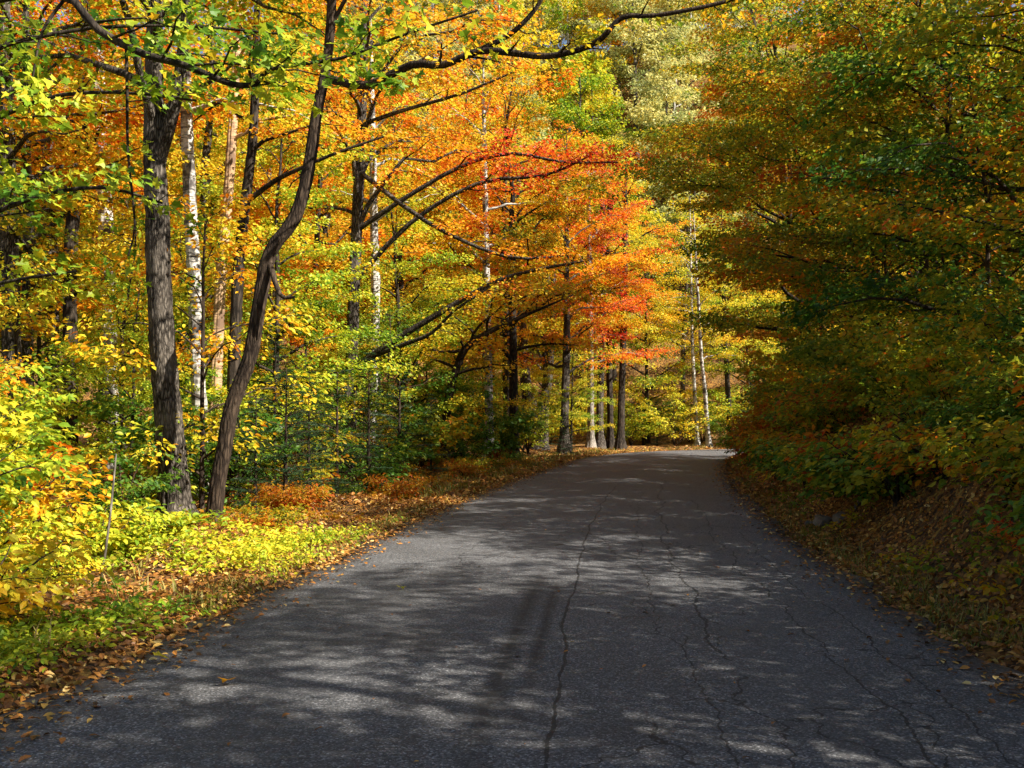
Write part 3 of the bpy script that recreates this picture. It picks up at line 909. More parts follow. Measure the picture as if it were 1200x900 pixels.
hero("maple_tree", 21, [(274, 600), (273, 500), (274, 430), (276, 380), (279, 320), (286, 250), (292, 200), (297, 150), (300, 60), (303, -60)], [8, 7, 7, 6.5, 6.5, 6, 5.5, 5, 4, 3],
     "dark", "orange", "slim dark trunk with a rising side branch half hidden behind the curved brown trunk", base=7, CR=3.2, nl=12,
     limbs=[([(290, 236, 21), (322, 212, 20.6), (353, 197, 20.2), (400, 177, 20), (450, 160, 20)], 3.5, 1.2, dict(mat="orange", start=.4, keep=.6))], top=2)
hero("maple_tree", 26, [(82, 580), (82, 500), (82, 430), (82, 340), (84, 270), (93, 200), (97, 120), (100, 0), (103, -120)], [9, 8, 8, 7.5, 7.5, 7, 6.5, 5, 3], "dark", "orange",
     "straight dark trunk with knobbly broken stubs, standing deep in the sunlit forest", base=8, CR=3.4, nl=13, top=2)
hero("maple_tree", 29, [(62, 580), (61, 440), (60, 300), (55, 200), (57, 100), (60, 0), (62, -100)], [8, 7.5, 7, 7, 6, 5, 3], "grey", "gold",
     "grey blotchy trunk close beside the straight dark trunk in the forest", base=8, CR=3.4, nl=12, top=2)
hero("maple_tree", 21, [(16, 610), (15, 520), (14, 430), (12, 360), (8, 200), (5, 60), (3, -80)], [12, 10.5, 10, 10, 9.5, 8, 5], "grey", "lime",
     "stout grey trunk at the very edge of the picture behind green shrubs", base=6.5, CR=3.6, nl=12, top=3)
hero("birch_tree", 31, [(132, 580), (130, 480), (128, 400), (125, 290), (121, 200), (117, 130), (112, 0), (110, -80)], [8, 8, 8, 8, 7.5, 7, 5, 3], "birch", "yellow",
     "pale white birch trunk in the gap between the dark trunk and the shaggy grey trunk", base=9, CR=3, nl=12, top=2)
hero("maple_tree", 30, [(407, 560), (409, 500), (412, 420), (415, 330), (420, 220), (425, 100), (428, -20)], [8, 7.5, 7, 6.5, 6, 5, 3], "grey", "orange",
     "grey trunk with two long bare limbs sweeping out towards the road under orange leaves", base=7, CR=5.2, nl=20, side=0.0, side_pow=.35, n=24, leaf=.115,
     limbs=[([(414, 436, 30), (450, 407, 29.5), (510, 370, 29), (575, 333, 28.5), (620, 318, 28), (690, 305, 27.5)], 5, 1.2, dict(start=.45, mat="orange", leaf=.11, n=20)),
            ([(440, 416, 29.7), (478, 402, 29), (506, 390, 28.6), (535, 362, 28.2), (575, 336, 28)], 3.2, 1, dict(start=.5, mat="gold", leaf=.11)),
            ([(418, 270, 30), (470, 235, 29.5), (540, 195, 29), (600, 180, 28.5), (660, 190, 28), (725, 190, 27.5)], 3.5, 1, dict(start=.35, mat="red", leaf=.11, n=26, tone=.35)),
            ([(416, 330, 30), (480, 262, 29.4), (560, 215, 28.8), (640, 205, 28.2), (700, 178, 27.8)], 3.5, 1, dict(start=.4, mat="red", leaf=.11, n=22, tone=.45)),
            ([(414, 150, 30), (470, 130, 29), (540, 110, 28), (600, 85, 27.5)], 3.2, 1, dict(start=.4, mat="gold", leaf=.11, n=20)),
            ([(420, 200, 30), (500, 260, 28.5), (590, 300, 27.5), (660, 300, 27)], 3.2, 1, dict(start=.4, mat="orange", leaf=.11, n=22))], top=2)
hero("birch_tree", 34, [(432, 560), (438, 440), (440, 340), (438, 250), (436, 120)], [6, 5, 5, 4.5, 3], "birch", "yellow",
     "slender white birch close behind the grey trunk with sweeping limbs", base=8, CR=3, nl=12, top=3)
hero("maple_tree", 35, [(522, 545), (522, 500), (527, 460), (534, 435), (546, 408), (575, 388), (610, 372)], [5, 4.5, 4.5, 4, 4, 3, 2], "brown", "gold",
     "small crooked trunk leaning hard over the brambles at the road edge", base=3.2, CR=3.4, nl=14, top=2, n=22)
hero("birch_tree", 42, [(574, 530), (573, 480), (572, 420), (570, 330), (568, 200)], [5, 4.5, 4.5, 4, 3], "birch", "gold", "white birch behind the leaning crooked trunk before the road bend", base=6, CR=3.6, nl=14, top=5)
hero("maple_tree", 48, [(596, 530), (595, 480), (594, 440), (593, 360), (592, 250)], [5.5, 5, 5, 4.5, 3], "dark", "yellow", "short looking dark trunk beside the forked trunk at the bend", base=6.5, CR=4, nl=16, top=5)
hero("maple_tree", 55, [(627, 528), (626, 508), (625, 490), (618, 462), (614, 420), (610, 340), (608, 240)], [11, 10.5, 10, 6.5, 5.5, 4.5, 3], "grey", "orange",
     "thick old trunk forking low into two stems at the outside of the bend", base=4.6, CR=5.0, nl=28,
     limbs=[([(626, 492, 55), (637, 470, 55), (643, 440, 55), (647, 360, 55), (650, 280, 55)], 7, 3, None)], top=4)
hero("maple_tree", 51, [(661, 524), (662, 470), (664, 400), (664, 340), (664, 250)], [4.8, 4.4, 4, 3.2, 2], "grey", "orange", "single upright trunk under orange leaves next to the old forked trunk", base=3.8, CR=4.8, nl=30, seed=9, tone0=.62, top=4)
hero("maple_tree", 57, [(692, 523), (692, 480), (692, 440), (691, 360), (690, 260)], [4, 3.8, 3.6, 3.2, 2.4], "pale", "red", "thin pale trunk under scarlet leaves beside a dark cluster of stems at the bend", base=4.2, CR=4.6, nl=28, top=4)
hero("maple_tree", 60, [(703, 520), (703, 480), (704, 440), (706, 340), (706, 240)], [4, 3.8, 3.6, 3.2, 2.4], "grey", "yellow", "grey stem second in the row of thin trunks at the bend", base=4.6, CR=4, nl=22, top=4)
hero("maple_tree", 61, [(715, 520), (715, 480), (714, 440), (713, 340), (714, 240)], [3.6, 3.4, 3.4, 3, 2.4], "dark", "gold", "dark thin stem third in the row of thin trunks at the bend", base=6, CR=4, nl=16, top=4)
hero("maple_tree", 60, [(727, 522), (728, 480), (729, 440), (732, 340), (733, 240)], [4.2, 4, 3.6, 3.2, 2.4], "dark", "orange", "last dark stem in the row of thin trunks, beside the bright yellow thicket", base=4.5, CR=4.4, nl=24, tone0=.65, top=3)
hero("birch_tree", 64, [(831, 526), (828, 490), (826, 460), (822, 420), (818, 350)], [3.2, 2.6, 2.4, 2, 1.6], "birch", "yellow", "thin white birch where the road disappears round the bend, leaning slightly", base=5, CR=3.2, nl=16, top=6)
hero("birch_tree", 66, [(817, 522), (815, 480), (813, 440), (811, 400), (810, 340)], [2.4, 2.2, 2, 1.8, 1.4], "birch", "yellow", "thinner straight white birch just beyond the leaning one at the bend", base=5.5, CR=3, nl=14, top=6)
hero("maple_tree", 67, [(857, 520), (855, 490), (853, 460), (850, 400), (848, 330)], [3.4, 3, 3, 2.6, 2], "dark", "gold", "dark thin trunk beside the fir at the bend", base=5, CR=3.6, nl=16, top=5)

# young maple whose leafy limbs reach in over the verge
def over(lp, r0, r1, **k):
    k.setdefault("keep", .72)
    dd = dict(leaf=.092, n=17, sprL=.28, spacing=.30, kind="maple", mat="lime", start=.2, sub=.22, tone=.38)
    dd.update(k); return (lp, r0, r1, dd)


hero("young_maple", 9.2, [(-190, 720), (-190, 560), (-185, 400), (-175, 250), (-165, 100), (-160, -60), (-158, -220)], [9, 8, 8, 7, 6, 5, 3], "dark", "lime",
     "young maple at the verge whose yellow green sprays hang in front of the grey trunks", base=3.2, CR=2.4, tone0=.38, nl=9, leaf=.092, kind="maple", n=16, sprL=.28, spacing=.40, side=0.3, side_pow=.2,
     limbs=[over([(-168, 130, 9.2), (-60, 20, 9), (65, -8, 8.7), (115, 35, 8.6), (170, 64, 8.5), (215, 76, 8.4), (270, 98, 8.3), (300, 98, 8.3), (312, 84, 8.3), (345, 76, 8.3), (400, 68, 8.2), (470, 42, 8.2), (560, 12, 8.1)], 5.5, 1.2, keep=.55),
            over([(148, 50, 8.55), (149, 110, 8.5), (150, 180, 8.5), (158, 262, 8.5), (150, 300, 8.5)], 2.2, 1, keep=.5, sub=.35),
            over([(75, 0, 8.7), (50, 36, 8.7), (40, 80, 8.7), (36, 110, 8.7)], 2.2, 1, keep=.6),
            over([(-182, 330, 9.2), (-60, 180, 9), (40, 120, 8.8), (130, 108, 8.6), (230, 118, 8.4)], 4, 1.2),
            over([(-184, 400, 9.2), (-60, 280, 9), (40, 232, 8.8), (120, 220, 8.6), (190, 238, 8.5)], 4, 1.2),
            over([(-186, 480, 9.2), (-70, 360, 8.8), (10, 330, 8.5), (90, 318, 8.3)], 3.5, 1.2),
            over([(-176, 260, 9.2), (-60, 90, 9.2), (60, 40, 9.2), (200, 30, 9.2), (330, 40, 9.2)], 4, 1.2, mat="green", keep=.55)], top=1.5)

LAND = [((-5.6, 17), "the thick shaggy grey trunk"), ((-4.6, 16), "the curved brown trunk"), ((-6.7, 22), "the white birch by the shaggy trunk"), ((-7.1, 24.5), "the tan barked birch"),
        ((-11.2, 26), "the straight dark trunk"), ((-10.2, 21), "the stout grey trunk"), ((-12.1, 31), "the pale birch in the gap"), ((-4.8, 30), "the grey trunk with sweeping limbs"), ((-2.3, 35), "the leaning crooked trunk"),
        ((-0.9, 42), "the white birch near the bend"), ((1.2, 55), "the old forked trunk"), ((2.6, 51), "the single upright trunk"), ((5.5, 59), "the row of thin trunks"), ((12, 65), "the thin leaning birch"),
        ((-7.2, 9), "the young maple"), ((-5.2, 10), "the ferns")]
BANK = [(7.2, "at the near end of the shaded bank"), (9.8, "above the scarlet plant of the shaded bank"), (12.8, "between scarlet plant and rocks of the bank"), (16.2, "above the rocks of the shaded bank"), (19.5, "just past the rocks of the shaded bank"),
        (24, "on the middle of the shaded bank"), (29, "on the far half of the shaded bank"), (34, "where the shaded bank starts to curve"), (39, "where the bank curves into the bend"), (45, "at the inside of the bend, near the dark fir")]


def where_is(x, y, right):
    if right:
        return min(BANK, key=lambda b: abs(b[0] - y))[1]
    (lx, ly), nm = min(LAND, key=lambda l: math.hypot(l[0][0] - x, (l[0][1] - y) * .8))
    dy = y - ly
    rel = "behind" if dy > 1.6 else "in front of" if dy < -1.6 else "beside"
    if math.hypot(lx - x, dy) > 9: rel = "far " + rel if rel == "behind" else "some way " + rel
    return rel + " " + nm


def sized(proto, sc):
    hgt = {"maple_a": 15, "maple_b": 17, "maple_c": 13, "tall_a": 20, "birch_a": 17, "edge_a": 11.5, "edge_b": 10.5, "open_a": 11, "arch_a": 18.5, "sapling_a": 6, "sapling_b": 4.4, "shrub_a": 1.7, "shrub_b": 2.3, "shrub_c": 1.3, "shrub_d": 3, "shrub_e": .75}.get(proto, 3) * sc
    if proto.startswith("shrub"): return "tall" if hgt > 2.4 else "low" if hgt < 1.0 else "bushy"
    return "tall" if hgt > 16 else "small" if hgt < 7 else "spreading"


# ------------------------------------------------------------------ filling forest
SIDE_TXT = {}


def xl(y, off):    # x of a point off metres outside the left road edge at depth y
    c = np.interp(y, CL[:380, 1], CL[:380, 0]); return float(c - HW - off)


def xr(y, off):
    c = np.interp(y, CL[:330, 1], CL[:330, 0]); return float(c + HW + off)


# left forest, mid depth
LEFT = [(43, 2.6, "maple_b", "orange", None, 1.0),  # y, offset, proto, leaf, bark, scale
    (23, 10, "maple_a", "orange", "grey", .95), (26, 5.6, "maple_c", "lime", None, .75), (28, 15, "maple_b", "orange", "dark", 1.0), (31, 10, "tall_a", "yellow", None, .95),
    (33, 19, "birch_a", "yellow", None, 1.1), (35, 5.0, "maple_c", "lime", "dark", .8), (36, 13, "maple_a", "gold", None, 1.1), (38, 9.0, "maple_a", "orange", "dark", 1.0),
    (40, 18, "maple_b", "gold", None, 1.1), (41, 24, "birch_a", "yellow", None, 1.2), (43, 13, "tall_a", "gold", None, 1.0), (45, 8, "maple_b", "orange", None, .95),
    (46, 21, "maple_a", "orange", None, 1.2), (48, 30, "maple_b", "yellow", None, 1.2), (50, 14, "maple_b", "gold", "grey", 1.15), (53, 22, "tall_a", "yellow", None, 1.1),
    (56, 9, "maple_a", "gold", None, 1.1), (58, 17, "maple_b", "orange", None, 1.2), (60, 29, "maple_a", "gold", None, 1.3), (62, 40, "maple_b", "orange", None, 1.3),
    (30, 25, "maple_b", "gold", None, 1.1), (37, 31, "maple_a", "orange", None, 1.2), (20, 15.5, "maple_c", "lime", "grey", .85), (18, 12.5, "sapling_a", "lime", None, 1.25),
    (52, 38, "maple_a", "yellow", None, 1.3), (44, 38, "maple_b", "orange", None, 1.3),
]
LM_NAME = {"orange": "orange", "gold": "golden", "yellow": "yellow", "lime": "yellow green", "olive": "olive", "green": "dark green", "red": "scarlet", "rust": "rust brown", "sage": "pale green", None: ""}
for y, off, pr, lm, bk, s in LEFT:
    nm = "birch_tree" if pr.startswith("birch") else "sapling" if pr.startswith("sap") else "maple_tree"
    col = LM_NAME[lm]
    plant(pr, nm, xl(y, off), y, f"{sized(pr, s)} {col} leaved {'birch' if 'birch' in pr else 'tree'} {where_is(xl(y, off), y, False)}", "tree", lm, bk, f"{sized(pr, s)} {col} trees {where_is(xl(y, off), y, False)}", s=s)

# beyond the bend: yellow and gold trees lit by the sun
FARB = [(66, 2, "yellow", "maple_c", 1.0), (68, 9, "gold", "maple_c", 1.1), (67, 15.5, "yellow", "maple_c", 1.0), (70, 21, "gold", "maple_a", 1.0), (72, 12, "yellow", "tall_a", .9), (73, 5, "gold", "maple_b", .9),
        (71, 28, "yellow", "maple_a", 1.0), (75, -3, "orange", "maple_a", 1.1), (69, -9, "gold", "maple_b", 1.1), (77, 18, "lime", "maple_c", 1.2), (76, -14, "orange", "maple_b", 1.1), (80, 8, "yellow", "maple_b", 1.0),
        (74, 33, "gold", "maple_b", 1.0), (82, -20, "gold", "maple_a", 1.2), (83, 26, "olive", "maple_b", 1.0), (70, 36, "olive", "maple_c", 1.1)]
for y, x, lm, pr, s in FARB:
    col = LM_NAME[lm]
    plant(pr, "maple_tree", x, y, f"{col} leaved tree in the sunlit stand beyond the road bend", "tree", lm, None, f"{col} trees beyond the bend", s=s)

# the hillside behind
rs_h = np.random.default_rng(77)
hid = 0
for row, y in enumerate([88, 95, 103, 112, 122, 133, 145, 158]):
    x = -(0.46 if y < 100 else .24) * y + rs_h.uniform(0, 5)
    while x < (0.42 if y < 100 else .27) * y:
        pal = rs_h.choice(["sage", "sage", "yellow", "sage", "gold", "lime"]) if x > -12 else rs_h.choice(["gold", "orange", "sage", "yellow"])
        pr = "far_a" if rs_h.random() < .6 else "far_b"
        yy = y + rs_h.uniform(-3, 3)
        col = LM_NAME[pal]
        plant(pr, "hillside_tree", x, yy, f"{col} tree on the wooded hillside rising behind the bend", "tree", pal, None, f"{col} trees on the hillside", s=rs_h.uniform(.95, 1.3))
        x += rs_h.uniform(6.0, 8.5)

# right side wall of trees
RIGHT = [  # y, offset, proto, leaf, scale
    (-7, 4.2, "edge_a", "olive", .95), (-4, 5.0, "edge_b", "green", 1.1), (-1, 3.6, "edge_b", "olive", 1.1), (1.8, 4.4, "edge_a", "olive", .95), (5.2, 5.0, "edge_b", "green", .62), (8.3, 4.8, "open_a", "olive", .58), (12, 5.0, "edge_b", "olive", .85),  # nearest trees are out of view, spaced and sized to dapple the road
    (15, 4.4, "edge_a", "olive", .85), (18, 4.8, "open_a", "green", 1.0), (21.5, 4.4, "edge_b", "olive", 1.0), (25, 4.6, "open_a", "rust", 1.1), (28.5, 4.2, "edge_a", "olive", 1.05), (32, 4.6, "open_a", "olive", 1.2),
    (36, 3.6, "arch_a", "olive", .92), (33, 6.5, "arch_a", "olive", .95), (40, 3.4, "arch_a", "olive", 1.0), (29, 5.5, "arch_a", "olive", .80), (44.5, 4.0, "arch_a", "rust", 1.0), (24, 6.4, "arch_a", "olive", .74),
    (10, 11, "open_a", "olive", 1.0), (17, 10, "open_a", "rust", 1.1), (24, 10, "open_a", "olive", 1.15), (31, 10.5, "open_a", "olive", 1.3), (38, 10, "maple_b", "rust", .85), (20, 6.6, "open_a", "olive", 1.1),
    (3, 8.5, "edge_a", "olive", .95), (-4, 9, "maple_b", "green", .75), (-10, 6, "edge_a", "olive", 1.1), (22, 16, "open_a", "green", 1.3), (31, 17, "open_a", "olive", 1.4)]
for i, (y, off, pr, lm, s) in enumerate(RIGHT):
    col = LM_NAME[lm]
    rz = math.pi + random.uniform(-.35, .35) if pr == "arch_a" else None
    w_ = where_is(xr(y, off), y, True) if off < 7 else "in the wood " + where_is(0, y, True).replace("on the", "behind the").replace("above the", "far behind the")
    if y < 6: w_ = "added out of view to shade the road"  # unseen trees beside and behind the camera, added to cast shade
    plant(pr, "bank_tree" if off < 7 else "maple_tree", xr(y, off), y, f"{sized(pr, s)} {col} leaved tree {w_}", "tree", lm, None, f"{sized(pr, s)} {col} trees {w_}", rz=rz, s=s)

# ------------------------------------------------------------------ shrubs, saplings, firs, ferns
SH = [  # proto, side, y, off, leaf, scale, label
    ("shrub_b", -1, 7.6, 3.4, "green", .85, "broad leaved green shrub"),
    ("shrub_a", -1, 9.4, 3.6, "lime", .9, ""), ("shrub_a", -1, 8.6, 2.6, "lime", .55, "low yellow green shrub"),
    ("shrub_a", -1, 10.6, 4.2, "lime", 1.2, ""), ("shrub_d", -1, 12.2, 5.4, "lime", .9, ""), ("shrub_c", -1, 12.4, 4.0, "orange", 1.25, ""), ("shrub_b", -1, 13.6, 5.0, "lime", 1.0, ""),
    ("shrub_d", -1, 15.0, 7.0, "lime", 1.0, ""), ("shrub_a", -1, 15.6, 4.0, "green", .8, ""), ("shrub_c", -1, 17.6, 5.0, "olive", 1.1, ""), ("shrub_d", -1, 19.0, 4.0, "green", .8, ""),
    ("shrub_b", -1, 20.5, 5.5, "green", 1.1, ""), ("shrub_a", -1, 21.8, 3.2, "olive", .9, ""), ("shrub_d", -1, 23.4, 5.4, "lime", 1.1, ""), ("shrub_c", -1, 24.6, 2.9, "green", 1.1, ""),
    ("shrub_d", -1, 26.0, 6.5, "green", 1.1, ""), ("shrub_a", -1, 27.4, 3.2, "green", 1.1, ""), ("shrub_d", -1, 29.5, 4.4, "olive", 1.1, ""), ("shrub_b", -1, 31.5, 3.4, "olive", 1.1, ""),  # dark green and olive leaves here put the understory shade into the colour
    ("shrub_d", -1, 34.0, 6.0, "green", 1.2, ""), ("shrub_a", -1, 36.5, 3.0, "green", 1.2, ""), ("shrub_d", -1, 39.0, 4.0, "green", 1.2, ""), ("shrub_b", -1, 42.0, 3.2, "green", 1.3, ""),
    ("shrub_d", -1, 45.0, 4.6, "yellow", 1.3, ""), ("shrub_d", -1, 48.0, 3.4, "lime", 1.2, ""), ("shrub_d", -1, 20.0, 9.0, "lime", 1.2, ""), ("shrub_d", -1, 25.0, 10.0, "lime", 1.3, ""),
    ("shrub_d", -1, 31.0, 8.0, "lime", 1.4, ""), ("shrub_d", -1, 36.0, 10.0, "lime", 1.5, ""), ("shrub_b", -1, 16.5, 9.5, "gold", 1.2, ""), ("shrub_d", -1, 13.8, 8.2, "green", 1.1, ""),
    ("sapling_a", -1, 11.0, 5.8, "lime", .8, ""), ("sapling_b", -1, 14.4, 6.2, "orange", .9, ""), ("sapling_a", -1, 22.0, 7.4, "lime", 1.0, ""), ("sapling_a", -1, 27.0, 8.2, "lime", 1.1, ""),
    ("sapling_b", -1, 33.0, 4.8, "green", 1.2, ""), ("sapling_a", -1, 42.0, 6.0, "yellow", 1.2, ""), ("sapling_b", -1, 18.4, 7.4, "lime", 1.0, ""), ("sapling_a", -1, 38.0, 7.0, "lime", 1.2, ""),
    ("maple_c", -1, 21.0, 6.6, "lime", .36, ""), ("maple_c", -1, 25.0, 7.6, "lime", .42, ""), ("maple_c", -1, 29.0, 6.0, "olive", .45, ""), ("maple_c", -1, 33.0, 8.6, "orange", .6, ""),  # olive saplings near the road likewise carry shade in their leaf colour
    ("maple_c", -1, 37.5, 5.2, "olive", .55, ""), ("maple_c", -1, 43.5, 5.0, "gold", .6, ""), ("maple_c", -1, 49.0, 6.0, "yellow", .6, ""), ("maple_c", -1, 19.0, 11.5, "lime", .5, ""),
    ("maple_c", -1, 23.0, 13.5, "orange", .55, ""), ("maple_c", -1, 27.5, 12.5, "lime", .6, ""), ("maple_c", -1, 32.0, 14.5, "lime", .6, ""), ("maple_c", -1, 39.0, 15.5, "orange", .7, ""),
    ("maple_c", -1, 15.5, 10.5, "lime", .45, ""), ("maple_c", -1, 17.0, 14.5, "lime", .5, ""), ("maple_c", -1, 53.0, 4.0, "yellow", .5, ""), ("maple_c", -1, 45.0, 11.0, "gold", .7, ""),
    # bank
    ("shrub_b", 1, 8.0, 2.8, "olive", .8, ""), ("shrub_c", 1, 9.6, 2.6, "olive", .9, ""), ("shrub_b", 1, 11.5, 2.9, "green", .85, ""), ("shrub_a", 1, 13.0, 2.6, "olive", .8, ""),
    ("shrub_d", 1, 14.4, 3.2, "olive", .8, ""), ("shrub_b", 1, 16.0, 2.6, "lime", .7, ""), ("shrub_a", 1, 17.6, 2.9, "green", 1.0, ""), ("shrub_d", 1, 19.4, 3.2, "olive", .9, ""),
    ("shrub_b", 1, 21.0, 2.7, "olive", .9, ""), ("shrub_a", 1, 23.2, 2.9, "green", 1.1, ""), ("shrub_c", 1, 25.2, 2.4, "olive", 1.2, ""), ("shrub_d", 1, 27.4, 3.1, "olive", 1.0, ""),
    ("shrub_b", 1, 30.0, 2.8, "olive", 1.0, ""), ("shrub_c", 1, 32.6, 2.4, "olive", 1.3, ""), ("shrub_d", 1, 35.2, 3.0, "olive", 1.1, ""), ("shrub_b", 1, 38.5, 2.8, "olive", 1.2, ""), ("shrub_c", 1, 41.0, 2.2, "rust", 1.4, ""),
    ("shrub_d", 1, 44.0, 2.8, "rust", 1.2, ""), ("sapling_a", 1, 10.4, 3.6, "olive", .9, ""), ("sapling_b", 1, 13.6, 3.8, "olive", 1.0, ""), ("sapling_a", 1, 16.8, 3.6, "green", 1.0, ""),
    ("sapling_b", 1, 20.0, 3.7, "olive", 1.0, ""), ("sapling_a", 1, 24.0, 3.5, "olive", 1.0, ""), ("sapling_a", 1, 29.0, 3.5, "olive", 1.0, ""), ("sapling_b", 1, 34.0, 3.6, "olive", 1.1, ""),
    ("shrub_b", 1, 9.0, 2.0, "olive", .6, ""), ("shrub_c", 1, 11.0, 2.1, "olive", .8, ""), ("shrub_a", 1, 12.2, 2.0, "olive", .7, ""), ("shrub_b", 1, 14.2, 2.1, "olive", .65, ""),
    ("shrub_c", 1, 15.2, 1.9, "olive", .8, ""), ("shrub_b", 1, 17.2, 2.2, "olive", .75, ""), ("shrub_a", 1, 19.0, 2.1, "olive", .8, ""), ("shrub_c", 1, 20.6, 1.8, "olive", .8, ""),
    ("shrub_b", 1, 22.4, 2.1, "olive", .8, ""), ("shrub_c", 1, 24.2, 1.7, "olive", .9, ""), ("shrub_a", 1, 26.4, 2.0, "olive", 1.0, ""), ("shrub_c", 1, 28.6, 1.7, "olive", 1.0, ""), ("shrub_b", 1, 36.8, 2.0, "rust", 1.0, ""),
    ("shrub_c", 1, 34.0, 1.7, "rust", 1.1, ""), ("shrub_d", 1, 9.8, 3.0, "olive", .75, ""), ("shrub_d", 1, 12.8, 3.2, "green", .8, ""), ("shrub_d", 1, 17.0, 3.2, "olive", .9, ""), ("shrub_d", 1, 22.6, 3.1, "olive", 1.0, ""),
    ("shrub_c", 1, 9.3, 1.15, "red", .33, "small scarlet leaved plant at the foot of the shaded bank"),
]
rs_s = np.random.default_rng(404)
for i in range(46):
    y = 7 + 36 * ((i + rs_s.random()) / 46) ** 1.2
    SH.append(("shrub_e", 1, y, rs_s.uniform(.95, 2.3), str(rs_s.choice(["olive", "green", "olive", "green", "rust"])), rs_s.uniform(.9, 1.6), ""))
for i in range(26):
    y = 6.3 + 36 * ((i + rs_s.random()) / 26) ** 1.2
    SH.append(("shrub_e", -1, y, rs_s.uniform(1.5, 3.6), str(rs_s.choice(["lime", "green", "lime", "yellow"] if y < 14 else ["olive", "rust", "green", "rust"])), rs_s.uniform(.7, 1.3) if y < 14 else rs_s.uniform(.5, .9), ""))
for pr, sd, y, off, lm, s, lab in SH:
    x = xl(y, off) if sd < 0 else xr(y, off)
    col = LM_NAME[lm]
    sap = pr.startswith(("sap", "maple"))
    where = where_is(x, y, sd > 0)
    g = f"{sized(pr, s)} {col} {'saplings' if sap else 'shrubs'} {where}"
    if len(lab.split()) < 6: lab = f"{sized(pr, s)} {col} leaved {'sapling' if sap else 'shrub'} {where}"
    else: g = None
    plant(pr, "sapling" if sap else "shrub", x, y, lab, "sapling" if sap else "shrub", lm, None, g, s=s)

rs_t = np.random.default_rng(405)
for i in range(30):
    x = -7 + 34 * (i + rs_t.random()) / 30
    y = 62.5 + rs_t.uniform(0, 7) + max(0, x - 10) * .12
    if x < 4: y -= (4 - x) * .8
    lm = str(rs_t.choice(["yellow", "lime", "lime", "gold", "green"]))
    plant("shrub_d", "shrub", x, y, f"{LM_NAME[lm]} leaved shrub in the bright thicket outside the bend", "shrub", lm, None, f"{LM_NAME[lm]} shrubs in the thicket outside the bend", s=rs_t.uniform(.9, 1.5))
for (px, d, pr, s, lab) in [(335, 19, "fir_a", 1.0, "small fir between the curved brown trunk and the orange verge"), (395, 23, "fir_a", 1.15, "dark fir sapling at the forest edge beside a bigger fir"),
                            (432, 25, "fir_b", .75, "dark bushy fir in the shade before the crooked trunk"), (300, 18.5, "fir_a", .8, "low fir sapling right behind the curved brown trunk"),
                            (362, 21, "fir_b", .62, "fir with drooping lower boughs behind the small roadside fir"), (468, 28, "fir_a", 1.3, "dark fir low beside the olive shrubs at the forest edge"),  # some firs are added as dark masses standing in for forest-edge shade
                            (505, 31, "fir_b", .55, "slim dark fir just before the leaning crooked trunk"), (322, 22, "fir_b", .8, "taller fir in the shade behind the curved brown trunk"), (660, 49, "fir_a", .8, "little dark fir at the foot of the single upright trunk near the bend"), (885, 53, "fir_b", .95, "dense dark fir at the inside of the bend, above the rusty bank"), (770, 66, "fir_b", .7, "dark fir where the tarmac ends at the bend")]:
    p = at(px, 500, d)
    plant(pr, "fir_tree", float(p[0]), d, lab, "fir tree", s=s)

for (x, y, s, lab) in [(-4.6, 8.8, 1.0, "fern with arching fronds near the edge of the herbs"), (-5.3, 9.9, 1.1, "fern behind the herb covered verge before the saplings"), (-5.9, 11.0, 1.0, "fern half hidden among green shrubs"),
                       (-5.0, 12.6, 1.0, "fern near the thick shaggy grey trunk"), (-4.7, 14.2, .9, "fern in front of the curved brown trunk")]:
    plant("fern", "fern", x, y, lab, "fern", s=s)


for (px, d, pr, lm, s, lab) in [ 
                                (238, 18.3, "sapling_b", "gold", 1.2, "golden sapling between the shaggy trunk and the white birch")]:
    p = at(px, 500, d)
    plant(pr, "sapling", float(p[0]), d, lab, "sapling", lm, s=s)


# ------------------------------------------------------------------ small single things
def gen_rock(seed, r, sq=(1, .8, .6)):
    rs = np.random.default_rng(seed)
    import bmesh
    bm = bmesh.new()
    bmesh.ops.create_icosphere(bm, subdivisions=3, radius=1)
    for v in bm.verts:
        c = np.array(v.co)
        k = 1 + .22 * (vnoise(np.array([c[0] * 1.6 + c[2] + 9]), np.array([c[1] * 1.6 - c[2]]), seed)[0] - .5) * 2
        q = np.clip(c, -.72, .72) * k
        v.co = Vector(q * np.array(sq) * r)
    me = bpy.data.meshes.new("rock"); bm.to_mesh(me); bm.free()
    me.materials.append(STONE)
    return me


for (px, py, d, r, lab) in [(985, 590, 15.8, .16, "pale angular rock lying in the leaves of the bank"), (968, 598, 16.2, .22, "larger flat rock beside the pale angular one on the bank"), (950, 612, 16.6, .13, "small rock lowest on the bank, half under leaves")]:
    p = at(px, py, d)
    o = link("rock", gen_rock(int(px), r, (1.2, .8, .55)), None, (p[0], p[1], gz(p[0], p[1]) + r * .18)); o.rotation_euler = (.2, .15, px)
    tag(o, lab, "rock")

# dead pole
def pole(name, a, b, r0, r1, label, cat, mat):
    P = np.array([a, (a * .5 + b * .5) + [0.02, 0, .03], b]); b0 = P[0].copy()
    tub = Tubes(); tub.add(catmull(P - b0, 4), np.linspace(r0, r1, 9), 8, .1, np.random.default_rng(3))
    tag(link(name, tub.mesh(name, mat), None, b0), label, cat)


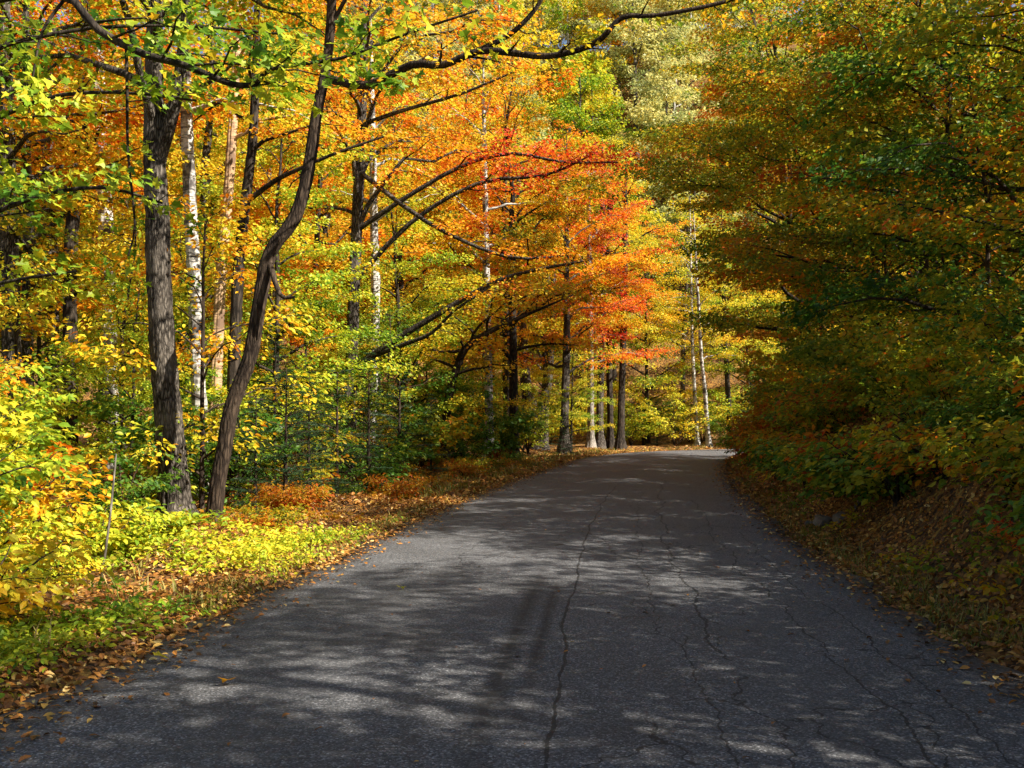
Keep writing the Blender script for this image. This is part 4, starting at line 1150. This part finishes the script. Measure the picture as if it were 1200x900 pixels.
q0 = at(118, 610, 11.5); q0[2] = gz(q0[0], q0[1]) - .05
pole("dead_stem", q0, at(136, 532, 11.3), .016, .010, "broken pale dead stem leaning in the undergrowth before the grey trunk", "dead stem", BARK["pale"])
q0 = at(905, 640, 15.2); q1 = at(960, 600, 16.4)
q0 = np.array([xr(15.5, 1.0), 15.5, 0]); q0[2] = gz(q0[0], q0[1]) + .03
q1 = np.array([xr(16.6, 2.2), 16.6, 0]); q1[2] = gz(q1[0], q1[1]) + .06
pole("fallen_branch", q0, q1, .035, .02, "weathered branch lying across the leaf covered bank beside the rocks", "branch", BARK["pale"])


def fallen(px, py, lab, lm, rot, size):
    # point on the road seen at this pixel
    for d in np.linspace(3, 40, 2000):
        p = at(px, py, d)
        if p[2] <= zroad(p[1]) + 0.055: break
    v, f = leaf_shape("maple")
    v = v * size; v[:, 0] -= .4 * size
    me = raw_mesh("fallen_leaf", v * [1, 1, 1.6], [f], [LM[lm]], {"tone": ("FACE", np.full(len(f), .45))})
    o = link("fallen_leaf", me, None, (p[0], p[1], float(zroad(p[1])) + .072)); o.rotation_euler = (.1, .12, rot)
    tag(o, lab, "leaf")


fallen(188, 771, "orange leaf lying on the tarmac just inside the road edge", "gold", .6, .11)
fallen(266, 800, "brown orange leaf alone on the shaded tarmac", "rust", 2.2, .12)
fallen(470, 690, "small yellow leaf in a sunlit patch of the road", "yellow", 1.2, .10)

# ------------------------------------------------------------------ light
EL, AZ = 41.0, 116.0       # sun elevation, azimuth clockwise from the view direction
w = bpy.data.worlds.new("World")
scene.world = w
w.use_nodes = True
nt = w.node_tree
bg = nt.nodes["Background"]
sky = nt.nodes.new("ShaderNodeTexSky")
sky.sky_type = "NISHITA"
sky.sun_disc = False
sky.sun_elevation = R(EL); sky.sun_rotation = R(AZ)
nt.links.new(sky.outputs[0], bg.inputs[0])
bg.inputs[1].default_value = 0.062
sun = bpy.data.lights.new("sun", "SUN")
sun.energy = 5.0; sun.angle = R(0.53); sun.color = (1.0, .93, .80)
so = bpy.data.objects.new("sun", sun); C.objects.link(so)
S = Vector((math.cos(R(EL)) * math.sin(R(AZ)), math.cos(R(EL)) * math.cos(R(AZ)), math.sin(R(EL))))
so.rotation_euler = S.to_track_quat("Z", "Y").to_euler()
so.location = S * 60

scene.view_settings.view_transform = "Standard"
scene.view_settings.look = "None"
scene.view_settings.gamma = 1
scene.view_settings.exposure = 1.28
cy = scene.cycles if hasattr(scene, "cycles") else None
scene.render.engine = "CYCLES"
cy = scene.cycles
cy.max_bounces = 7; cy.diffuse_bounces = 4; cy.glossy_bounces = 2; cy.transmission_bounces = 5; cy.transparent_max_bounces = 8
cy.use_denoising = True
cy.caustics_reflective = False; cy.caustics_refractive = False
cy.sample_clamp_indirect = 6
print("leaf counts", {k: v[2] for k, v in PROTO.items()})
